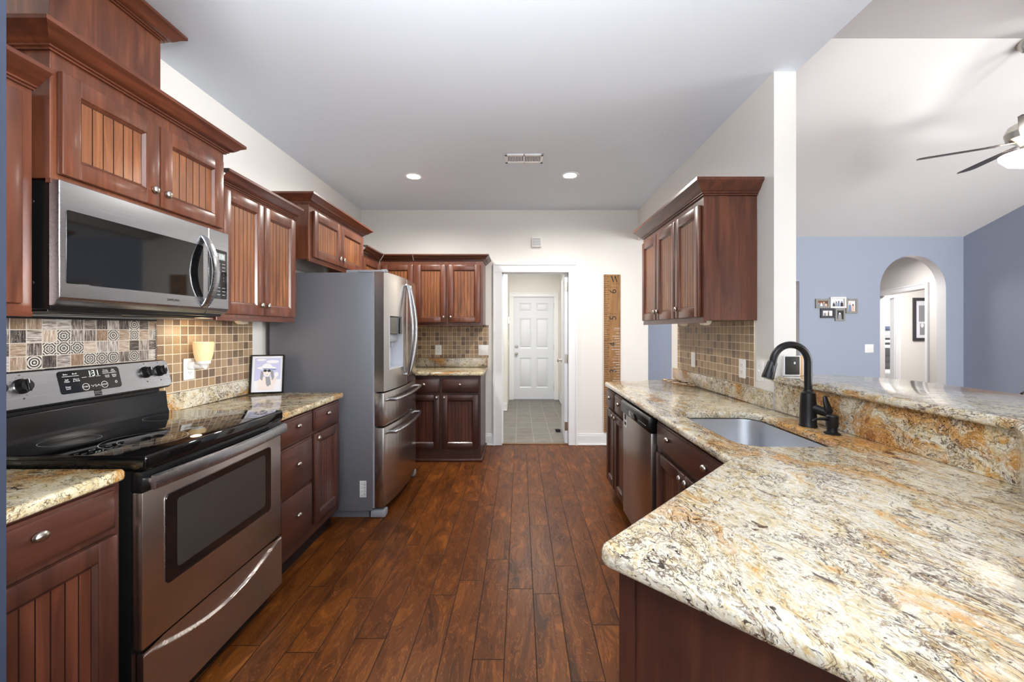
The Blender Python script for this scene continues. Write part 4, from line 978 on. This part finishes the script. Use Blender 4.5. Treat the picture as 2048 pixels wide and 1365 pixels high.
# ------------------------------------------------------------------ plates on walls
def plate(name, label, cat, loc, rz, kind, wd=0.073, ht=0.118):
    t = thing(name, label, cat, loc, rz)
    m = MB(); m.box(-wd / 2, wd / 2, -0.007, 0, -ht / 2, ht / 2, 0, 0.003, 2); m.build('cover_plate', M_plate, t)
    if kind == 'outlet':
        for s in (-1, 1):
            m = MB(); m.prism([(x, z + s * 0.0205) for x, z in rrect(-0.017, 0.017, -0.014, 0.014, 0.009)], -0.0095, -0.006, 'y', 0, 0.001, 1); r = m.build('receptacle', M_plate, t)
            m = MB(); m.box(-0.008, -0.0055, -0.0098, -0.009, s * 0.0205 - 0.002, s * 0.0205 + 0.006); m.box(0.0055, 0.008, -0.0098, -0.009, s * 0.0205 - 0.002, s * 0.0205 + 0.006)
            m.disc(0, s * 0.0205 - 0.007, 0.0025, 0.0025, -0.0098, 0, 10); m.build('slots', M_slot, r, 0)
    elif kind == 'rocker':
        m = MB(); m.prism([(-0.0125, 0), (-0.010, 0), (0, 0), (0.0125, 0)][:0] or rrect(-0.0165, 0.0165, -0.033, 0.033, 0.003), -0.010, -0.006, 'y', 0, 0.001, 1); m.build('rocker_switch', M_white, t)
    else:
        for k in range(int(kind[-1])):
            x = (k - (int(kind[-1]) - 1) / 2) * 0.046
            m = MB(); m.box(x - 0.0035, x + 0.0035, -0.016, -0.006, -0.004, 0.008, 0, 0.0015); m.build('toggle', M_plate, t)
            m = MB(); m.disc(x, 0.030, 0.0025, 0.0025, -0.0072, 0, 8); m.disc(x, -0.030, 0.0025, 0.0025, -0.0072, 0, 8); m.build('screw', M_grayp, t, 0)
    return t
plate('outlet', 'white outlet under the glowing wax warmer, right of the range', 'outlet', (XL + 0.018, 2.277, 1.132), 90, 'outlet')
plate('outlet', 'white outlet on the end wall tiles left of the double switch', 'outlet', (-0.952, YE - 0.0095, 1.115), 0, 'outlet')
plate('light_switch', 'white double light switch on the end wall tiles next to the door casing', 'switch', (-0.426, YE - 0.0095, 1.112), 0, 'toggle2', 0.118, 0.122)
plate('light_switch', 'white rocker switch on the right wall tiles, farthest from the faucet', 'switch', (XR - 0.0095, 3.235, 1.115), -90, 'rocker')
plate('outlet', 'white outlet on the right wall tiles under the hanging cabinet', 'outlet', (XR - 0.0095, 2.52, 1.112), -90, 'outlet')
plate('light_switch', 'white single toggle switch on bare wall beside the right wall tiles', 'switch', (XR - 0.0005, 2.352, 1.112), -90, 'toggle1')
plate('light_switch', 'white double switch on the blue wall left of the arch', 'switch', (4.935, YB - 0.0005, 1.085), 0, 'toggle2', 0.125, 0.120)
plate('light_switch', 'white switch on the laundry wall seen through the doorway', 'switch', (-0.2165, 7.45, 1.10), 90, 'toggle1')
t = thing('thermostat', 'small white thermostat above the switch in the laundry', 'thermostat', (-0.2165, 7.40, 1.52), 90)
m = MB(); m.box(-0.05, 0.05, -0.03, 0, -0.06, 0.06, 0, 0.006); m.build('case', M_plate, t)
m = MB(); m.box(-0.03, 0.03, -0.0315, -0.029, 0.0, 0.04); m.build('display', M_slot, t)
# door chime box
t = thing('chime_box', 'small white louvered chime box high on the wall above the doorway', 'door chime', (0.193, YE, 2.315))
m = MB(); m.box(-0.055, 0.055, -0.045, 0, 0, 0.11, 0, 0.003); m.build('case', M_plate, t)
m = MB()
for k in range(9): m.box(-0.047, 0.047, -0.0475, -0.044, 0.012 + k * 0.010, 0.017 + k * 0.010)
m.build('louver', M_grayp, t)

# ------------------------------------------------------------------ wax warmer and photograph on the left counter
t = thing('wax_warmer', 'glowing plug-in wax warmer with a frosted amber cup on the left wall', 'night light', (XL + 0.0275, 2.277, 1.132), 90)
m = MB(); m.box(-0.022, 0.022, -0.030, 0.0, 0.0, 0.042, 0, 0.008); m.tube([(0, -0.02, 0.020), (0.0, -0.06, 0.018), (0, -0.085, 0.020)], [0.017, 0.018, 0.019], 16); m.lathe([(0.016, 0.012), (0.024, 0.026), (0.033, 0.031), (0.033, 0.046), (0, 0.046)], Matrix.Translation((0, -0.075, 0)), 24); m.build('plug_base', M_plate, t)
m = MB(); m.lathe([(0.030, 0.040), (0.038, 0.056), (0.045, 0.088), (0.0485, 0.128), (0.0485, 0.148), (0.045, 0.150), (0.044, 0.128), (0.040, 0.088), (0, 0.06)], Matrix.Translation((0, -0.075, 0)), 28); m.build('glass_cup', M_warm, t, 60)
l = bpy.data.lights.new('warmer_glow', 'POINT'); l.energy = 0.45; l.color = (1, 0.78, 0.5); l.shadow_soft_size = 0.03
lo = bpy.data.objects.new('warmer_glow', l); COL.objects.link(lo); lo.location = (XL + 0.11, 2.277, 1.34)

t = thing('framed_portrait', 'black framed portrait of a woman in a sun hat on the left counter', 'picture frame', (-1.728, 2.80, 0.916), 14)
ML = Matrix.Rotation(math.radians(-7), 4, 'X'); FWd, FH = 0.206, 0.262
m = MB()
for b in ((-FWd / 2, -FWd / 2 + 0.009, 0, FH), (FWd / 2 - 0.009, FWd / 2, 0, FH), (-FWd / 2, FWd / 2, 0, 0.009), (-FWd / 2, FWd / 2, FH - 0.009, FH)): m.box(b[0], b[1], -0.016, 0.0, b[2], b[3], 0, 0.002, 1, ML)
m.box(-FWd / 2 + 0.004, FWd / 2 - 0.004, -0.005, -0.001, 0.004, FH - 0.004, 0, 0, 2, ML); m.build('frame', M_black, t)
m = MB(); m.box(-FWd / 2 + 0.008, FWd / 2 - 0.008, -0.007, -0.005, 0.008, FH - 0.008, 0, 0, 2, ML); m.build('picture_mat', M_mat, t, 0)
m = MB(); P = M_pl
def PP(pts, y, mi): m.poly([ML @ Vector((x, y, z)) for x, z in pts], mi)
def ell(cx, cz, rx, rz, n=18, a0=0, a1=360): return [(cx + rx * math.cos(math.radians(a0 + (a1 - a0) * k / n)), cz + rz * math.sin(math.radians(a0 + (a1 - a0) * k / n))) for k in range(n)]
PP([(-0.080, 0.022), (0.080, 0.022), (0.080, 0.240), (-0.080, 0.240)], -0.0073, 0)
PP(ell(0.03, 0.215, 0.04, 0.012), -0.0074, 1); PP(ell(-0.04, 0.228, 0.03, 0.008), -0.0074, 1)
PP([(-0.080, 0.022), (0.080, 0.022), (0.080, 0.095), (-0.080, 0.085)], -0.0074, 1)
PP([(-0.058, 0.022), (0.040, 0.022), (0.044, 0.085), (0.022, 0.112), (-0.034, 0.112), (-0.060, 0.085)], -0.0076, 2)      # shoulders
PP([(-0.012, 0.112), (0.016, 0.112), (0.024, 0.060), (0.004, 0.045), (-0.006, 0.06)], -0.0078, 6)                         # top
PP([(-0.040, 0.150), (-0.044, 0.100), (-0.030, 0.085), (-0.022, 0.14), (0.018, 0.14), (0.030, 0.085), (0.042, 0.105), (0.034, 0.155)], -0.0077, 3)   # hair
PP(ell(-0.003, 0.143, 0.023, 0.031), -0.0080, 2)                                                                          # face
PP(ell(-0.005, 0.172, 0.060, 0.011), -0.0084, 1); PP(ell(-0.003, 0.174, 0.033, 0.030, 14, 0, 180), -0.0083, 1); PP([(-0.03, 0.170), (0.055, 0.166), (0.05, 0.158), (-0.025, 0.162)], -0.0085, 5)   # hat
PP(ell(-0.014, 0.153, 0.011, 0.008), -0.0086, 4); PP(ell(0.010, 0.152, 0.011, 0.008), -0.0086, 4); PP([(-0.01, 0.156), (0.006, 0.156), (0.006, 0.153), (-0.01, 0.153)], -0.0086, 4)   # sunglasses
PP([(-0.010, 0.130), (-0.002, 0.127), (0.006, 0.130), (-0.002, 0.124)], -0.0086, 7)
PP([(0.035, 0.06), (0.050, 0.055), (0.058, 0.115), (0.050, 0.128), (0.042, 0.118)], -0.0081, 2); PP(ell(0.055, 0.128, 0.014, 0.016), -0.0082, 1)
m.build('portrait_print', [M_pl, M_pw, M_ps, M_pg, M_pk, M_pb, M_pg, M_pr], t, 0)
m = MB(); m.prism([(0.085, 0.0), (0.091, 0.0), (0.034, 0.19), (0.030, 0.19)], -0.03, 0.03, 'x'); m.build('easel_back', M_black, t)

# ------------------------------------------------------------------ cream under-cabinet lights
def puck(label, loc, rz):
    t = thing('puck_light', label, 'under-cabinet light', loc, rz)
    m = MB(); m.lathe([(0.048, 0.0), (0.048, -0.006), (0.040, -0.018), (0.026, -0.026), (0, -0.029)], None, 28, 0, 1.0, 0.7); m.build('lens_cover', M_cream, t, 50)
    m = MB()
    for k in range(7): m.tube([((k - 3) * 0.0115, -0.030 + abs(k - 3) * 0.003, -0.009), ((k - 3) * 0.008, -0.018, -0.024)], 0.0022, 6)
    m.build('ribbing', M_plate, t)
puck('cream shell-shaped light under the hanging cabinet right of the microwave', (-1.71, 2.52, 1.411), 90)
puck('cream shell-shaped light under the right hanging cabinet, nearer the camera', (1.13, 2.50, 1.404), -90)
puck('cream shell-shaped light under the right hanging cabinet, farther from the camera', (1.19, 2.98, 1.404), -90)

# ------------------------------------------------------------------ growth chart ruler on the end wall
t = thing('growth_ruler', 'tall wooden ruler growth chart on the wall right of the doorway', 'growth chart', (1.076, YE, 0.15))
RWd, RH = 0.190, 1.845
m = MB(); m.box(-RWd / 2, RWd / 2, -0.018, 0, 0, RH, 0, 0.002, 1); m.build('board', M_ruler, t)
m = MB(); zft = 1.66
k = 0
while True:
    z = zft + 0.05 + 0.1333 - k * 0.02583
    if z < 0.03: break
    ln = 0.15 if (k - 5) % 12 == 0 and False else (0.06 if k % 2 else 0.040)
    m.box(-RWd / 2 + 0.001, -RWd / 2 + ln, -0.0186, -0.0178, z - 0.0022, z + 0.0022); k += 1
for i in range(5): m.box(-RWd / 2 + 0.001, RWd / 2 - 0.03, -0.0186, -0.0178, zft + 0.036 - i * 0.31 - 0.0015, zft + 0.036 - i * 0.31 + 0.0015)
m.build('tick_marks', M_inkd, t, 0)
for i, ch in enumerate('6543'):
    m = MB(); m.text(ch, 0.115, FRONT(0.012, -0.0185, zft - 0.012 - i * 0.31) @ Matrix.Rotation(PI / 2, 4, 'Z')); m.build('numeral', M_inkd, t, 0)
m = MB()
# serifed W
def q(*p): m.poly([(0.028 + x * 0.048, -0.0186, 1.755 + z * 0.072) for x, z in p])
q((-0.95, 1), (-0.62, 1), (-0.20, 0), (-0.38, 0)); q((-0.32, 0), (-0.24, 0), (0.10, 1), (0.02, 1)); q((-0.08, 1), (0.25, 1), (0.60, 0), (0.42, 0)); q((0.48, 0), (0.56, 0), (0.92, 1), (0.84, 1))
for x0, x1 in ((-1.1, -0.48), (-0.2, 0.38), (0.68, 1.1)): q((x0, 0.96), (x1, 0.96), (x1, 1.0), (x0, 1.0))
m.build('initial', M_inkd, t, 0)
m = MB(); m.text('Est. 2014', 0.020, FRONT(0.045, -0.0186, 1.738)); m.build('small_lettering', M_inkd, t, 0)
random.seed(3)
for k in range(22):
    z = 1.22 - k * 0.031 + random.uniform(-0.008, 0.008); x0 = random.uniform(-0.01, 0.05)
    m = MB(); m.box(x0, 0.088, -0.0186, -0.0179, z, z + random.choice((0.0025, 0.004))); m.build('height_note', M_ink, t, 0)

# ------------------------------------------------------------------ ceiling fittings
t = thing('ceiling_vent', 'white louvered air vent in the kitchen ceiling', 'air vent', (0.033, 3.35, CZ))
m = MB(); x0, x1, y0, y1 = -0.155, 0.155, -0.085, 0.085
for b in ((x0, x1, y0, y0 + 0.028), (x0, x1, y1 - 0.028, y1), (x0, x0 + 0.022, y0, y1), (x1 - 0.022, x1, y0, y1), (-0.008, 0.008, y0, y1)): m.box(b[0], b[1], b[2], b[3], -0.010, 0, 0, 0.003, 1)
m.build('vent_frame', M_white, t)
m = MB(); m.box(x0 + 0.01, x1 - 0.01, y0 + 0.01, y1 - 0.01, -0.002, -0.0005); m.build('duct_shadow_box', M_slot, t)
for s in (-1, 1):
    for k in range(10):
        m = MB(); m.box(-0.0045, 0.0045, y0 + 0.026, y1 - 0.026, -0.0008, 0.0008, 0, 0, 2, Matrix.Translation((s * (0.018 + k * 0.0128), 0, -0.006)) @ Matrix.Rotation(s * 0.6, 4, 'Y')); m.build('louver', M_white, t)
def downlight(label, x, y):
    t = thing('recessed_light', label, 'ceiling light', (x, y, CZ), 0, 'recessed ceiling lights')
    m = MB(); m.lathe([(0.085, 0), (0.085, -0.004), (0.078, -0.006), (0.060, -0.003), (0.060, -0.0005)], None, 36); m.build('trim_ring', M_white, t)
    m = MB(); m.lathe([(0.060, -0.001), (0.055, -0.005), (0, -0.006)], None, 30); m.build('lamp_lens', M_lamp, t)
    l = bpy.data.lights.new('downlight', 'SPOT'); l.energy = 100; l.spot_size = 2.95; l.spot_blend = 0.8; l.shadow_soft_size = 0.06; l.color = (1, 0.95, 0.88)
    o = bpy.data.objects.new('downlight', l); COL.objects.link(o); o.location = (x, y, CZ - 0.02)
downlight('round recessed ceiling light, left of the pair', -0.973, 3.747)
downlight('round recessed ceiling light, right of the pair', 0.454, 3.723)

# ------------------------------------------------------------------ bar top objects
t = thing('display_block', 'small black square panel with a white dot, against the white wall end', 'ornament', (1.449, 2.175, 1.1035), 0)
m = MB(); m.box(-0.046, 0.042, 0.004, 0.022, 0.0, 0.108, 0, 0.003); m.build('back_plate', M_white, t)
m = MB(); m.box(-0.040, 0.036, 0.0, 0.006, 0.008, 0.104, 0, 0.002); m.build('front_panel', M_slot, t)
m = MB(); m.disc(0.008, 0.070, 0.005, 0.007, -0.0005); m.build('dot', M_pw, t, 0)
t = thing('photo_block', 'small tan wood edged photo block right of the black panel', 'picture frame', (1.545, 2.20, 1.1035), 0)
m = MB(); m.box(-0.045, -0.026, 0.0, 0.03, 0.0, 0.108, 0, 0.002); m.build('wood_edge', M_tan, t)
m = MB(); m.box(-0.026, 0.012, 0.004, 0.02, 0.0, 0.105, 0, 0.002); m.build('acrylic_face', plain('pale_pink_print', S(214, 204, 212), 0.25), t)
m = MB(); m.disc(-0.006, 0.072, 0.006, 0.006, 0.003); m.build('print_spot', M_skin, t, 0)

# ------------------------------------------------------------------ ceiling fan in the blue room
FX, FY, FZ = 3.93, 3.16, 2.80
t = thing('ceiling_fan', 'ceiling fan with dark blades and a glowing bowl at the right edge', 'ceiling fan', (FX, FY, FZ))
zc = RZ - SL * (FY - RY) - FZ
m = MB(); m.lathe([(0.0, zc + 0.02), (0.075, zc + 0.02), (0.072, zc - 0.02), (0.04, zc - 0.07), (0.018, zc - 0.08), (0, zc - 0.08)], None, 28); m.build('canopy', M_nickel, t)
m = MB(); m.tube([(0, 0, zc - 0.07), (0, 0, 0.18)], 0.012, 12); m.build('downrod', M_nickel, t)
m = MB(); m.lathe([(0, 0.20), (0.035, 0.20), (0.05, 0.17), (0.115, 0.13), (0.135, 0.08), (0.125, 0.03), (0.08, 0.005), (0.05, -0.03), (0.03, -0.18), (0, -0.18)], None, 36); m.build('motor_housing', M_nickel, t)
m = MB(); m.lathe([(0.165, -0.085), (0.16, -0.11), (0.12, -0.16), (0.06, -0.185), (0, -0.19)], None, 32); m.build('light_bowl', M_fanbowl, t, 60)
for a in (148, 76, 4, -68, 220):
    Mb = Matrix.Rotation(math.radians(a), 4, 'Z')
    m = MB(); Mt = Mb @ Matrix.Rotation(math.radians(-12), 4, 'X')
    m.prism([(0.17, -0.05), (0.30, -0.060), (0.60, -0.068), (0.635, -0.05), (0.642, 0), (0.635, 0.05), (0.60, 0.068), (0.30, 0.060), (0.17, 0.05)], 0.0, 0.006, 'z', 0, 0.002, 1, Mt); b_ = m.build('blade', M_blade, t)
    m = MB(); m.box(0.08, 0.19, -0.018, 0.018, 0.004, 0.014, 0, 0.003, 1, Mt); m.box(0.17, 0.24, -0.03, 0.03, 0.006, 0.011, 0, 0.002, 1, Mt); m.build('blade_bracket', M_nickel, b_)
for a, pw in ((200, 20), (80, 3), (320, 3)):        # bulbs standing in the bowl, shining up past the blades
    l = bpy.data.lights.new('fan_lamp', 'SPOT'); l.energy = pw; l.color = (1, 0.97, 0.93); l.shadow_soft_size = 0.025; l.spot_size = math.radians(165); l.spot_blend = 0.5
    lo = bpy.data.objects.new('fan_lamp', l); COL.objects.link(lo); lo.location = (FX + 0.115 * math.cos(math.radians(a)), FY + 0.115 * math.sin(math.radians(a)), FZ - 0.088); lo.rotation_euler = (PI, 0, 0)

# ------------------------------------------------------------------ picture cluster on the blue wall
t = thing('photo_collage', 'cluster of five joined small picture frames on the blue wall', 'picture frame', (4.45, YB, 1.48))
def pf(x0, x1, z0, z1, mat, w_, bgm, figs, d=0.02):
    m = MB()
    for b in ((x0, x0 + w_, z0, z1), (x1 - w_, x1, z0, z1), (x0 + w_, x1 - w_, z0, z0 + w_), (x0 + w_, x1 - w_, z1 - w_, z1)): m.box(b[0], b[1], -d, 0, b[2], b[3], 0, 0.003, 1)
    fr = m.build('frame', mat, t)
    m = MB(); a0, a1, c0, c1 = x0 + w_, x1 - w_, z0 + w_, z1 - w_
    m.poly([(a0, -0.006, c0), (a1, -0.006, c0), (a1, -0.006, c1), (a0, -0.006, c1)], 0)
    mats = [bgm]
    for i, (u, hgt, wd_, bm_, hm) in enumerate(figs):
        cx = a0 + (a1 - a0) * u; hh = (c1 - c0) * hgt; ww = (a1 - a0) * wd_; y = -0.0065 - i * 0.0003
        mats += [bm_, hm]; k = len(mats)
        m.poly([(cx - ww, y, c0), (cx + ww, y, c0), (cx + ww * 0.8, y, c0 + hh * 0.72), (cx - ww * 0.8, y, c0 + hh * 0.72)], k - 2)
        m.disc(cx, c0 + hh * 0.86, ww * 0.55, hh * 0.15, y, k - 1, 12)
    m.build('photo_print', mats, fr, 0)
PX = lambda px: (px - 1040) / 820 * 5.8 - 4.45
PZ = lambda py: H + (660 - py) / 820 * 5.8 - 1.48
pf(PX(1630), PX(1658), PZ(617), PZ(598), M_frameg, 0.03, M_pr, [(0.15, 0.6, 0.12, M_pb, M_skin), (0.4, 0.7, 0.12, M_pw, M_skin), (0.65, 0.8, 0.13, M_pg, M_skin), (0.88, 0.65, 0.12, M_skin, M_pk)])
pf(PX(1658.5), PX(1690), PZ(617), PZ(594.5), M_framew, 0.026, M_pw, [(0.2, 0.55, 0.1, M_pk, M_pb), (0.4, 0.65, 0.1, M_pg, M_pk), (0.6, 0.7, 0.1, M_pb, M_pk), (0.85, 0.7, 0.12, M_pk, M_pb)], 0.028)
pf(PX(1690.5), PX(1714), PZ(627.5), PZ(598), M_frameg, 0.03, M_pw, [(0.3, 0.85, 0.2, M_pb, M_skin), (0.7, 0.7, 0.2, M_skin, M_pr)])
pf(PX(1640), PX(1668.5), PZ(636.5), PZ(617.5), M_framed, 0.03, M_pw, [(0.25, 0.8, 0.14, M_pg, M_pw), (0.6, 0.95, 0.08, M_pr, M_pk)])
pf(PX(1669), PX(1689), PZ(642.5), PZ(618), M_frameg, 0.026, M_pk, [(0.5, 0.75, 0.3, M_pg, M_pw)])

# ------------------------------------------------------------------ beyond the arch
t = thing('wall_picture', 'tall dark framed print on the hall wall seen through the arch', 'picture', (8.48, 8.6, 1.12))
m = MB()
for b in ((-0.25, -0.19, 0, 0.90), (0.19, 0.25, 0, 0.90), (-0.19, 0.19, 0, 0.06), (-0.19, 0.19, 0.84, 0.90)): m.box(b[0], b[1], -0.03, 0, b[2], b[3], 0, 0.003, 1)
m.build('frame', M_framed, t)
m = MB(); m.poly([(-0.19, -0.006, 0.06), (0.19, -0.006, 0.06), (0.19, -0.006, 0.84), (-0.19, -0.006, 0.84)], 0)
m.poly([(-0.12, -0.007, 0.40), (0.12, -0.007, 0.40), (0.12, -0.007, 0.74), (-0.12, -0.007, 0.74)], 1); m.poly([(-0.10, -0.007, 0.12), (0.1, -0.007, 0.12), (0.1, -0.007, 0.36), (-0.1, -0.007, 0.36)], 1)
m.disc(-0.05, 0.32, 0.035, 0.045, -0.008, 2); m.build('print', [M_mat, M_pg, M_pw], t, 0)
t = thing('bunk_bed', 'gray and white bunk bed in the far bedroom seen through the arch', 'bed', (8.95, 10.1, 0))
m = MB(); m.box(-0.55, 0.75, 0.0, 0.75, 0.62, 0.86 + 0.02, 0, 0.02); m.box(-0.55, 0.75, -0.03, 0.0, 0.38, 0.86, 0, 0.01)
for k in range(3): m.box(-0.55, 0.75, -0.036, -0.028, 0.40 + k * 0.155, 0.53 + k * 0.155, 0, 0.006)
m.build('padded_panel', M_fabric, t)
for x in (-0.6, 0.8):
    for y in (0.0, 0.85):
        m = MB(); m.box(x - 0.035, x + 0.035, y - 0.035, y + 0.035, 0, 1.62, 0, 0.005); m.build('post', M_framed, t)
for z in (0.98, 1.10):
    m = MB(); m.box(-0.6, 0.8, -0.015, 0.015, z, z + 0.06, 0, 0.004); m.build('rail', M_framed, t)
m = MB(); m.box(-0.56, 0.76, 0.02, 0.84, 1.18, 1.34, 0, 0.03); m.build('upper_mattress', M_linen, t)
m = MB(); m.box(-0.5, 0.3, -0.05, 0.35, 1.34, 1.44, 0, 0.045, 3); m.build('blue_pillow', M_bluec, t)
m = MB(); m.box(-0.6, 0.8, -0.5, -0.04, 0.0, 0.36, 0, 0.05, 3); m.build('white_bedding', M_linen, t)

# dark chair whose top rail shows behind the bar
t = thing('dining_chair', 'dark wood chair, only its rounded top rail showing behind the bar', 'chair', (3.30, 2.5, 0), 0)
m = MB(); pts = [(-0.24 + 0.48 * k / 12, 0.03 * math.sin(PI * k / 12), 0.955 + 0.018 * math.sin(PI * k / 12)) for k in range(13)]
m.tube(pts, [0.012] + [0.024] * 11 + [0.012], 14, flat=0.7); m.build('top_rail', M_black, t, 50)
m = MB(); m.box(-0.22, 0.22, -0.44, 0.0, 0.44, 0.47, 0, 0.012); m.build('seat', M_black, t)
for k in range(5):
    m = MB(); x = -0.16 + 0.08 * k; m.tube([(x, 0.0, 0.46), (x, 0.025, 0.96)], 0.010, 8); m.build('spindle', M_black, t)
for x in (-0.2, 0.2):
    m = MB(); m.tube([(x, -0.02, 0.0), (x, -0.01, 0.45), (x * 1.1, 0.012, 0.955)], [0.016, 0.02, 0.016], 10); m.build('leg', M_black, t)
    m = MB(); m.tube([(x, -0.42, 0.0), (x * 0.98, -0.41, 0.45)], [0.016, 0.02], 10); m.build('leg', M_black, t)
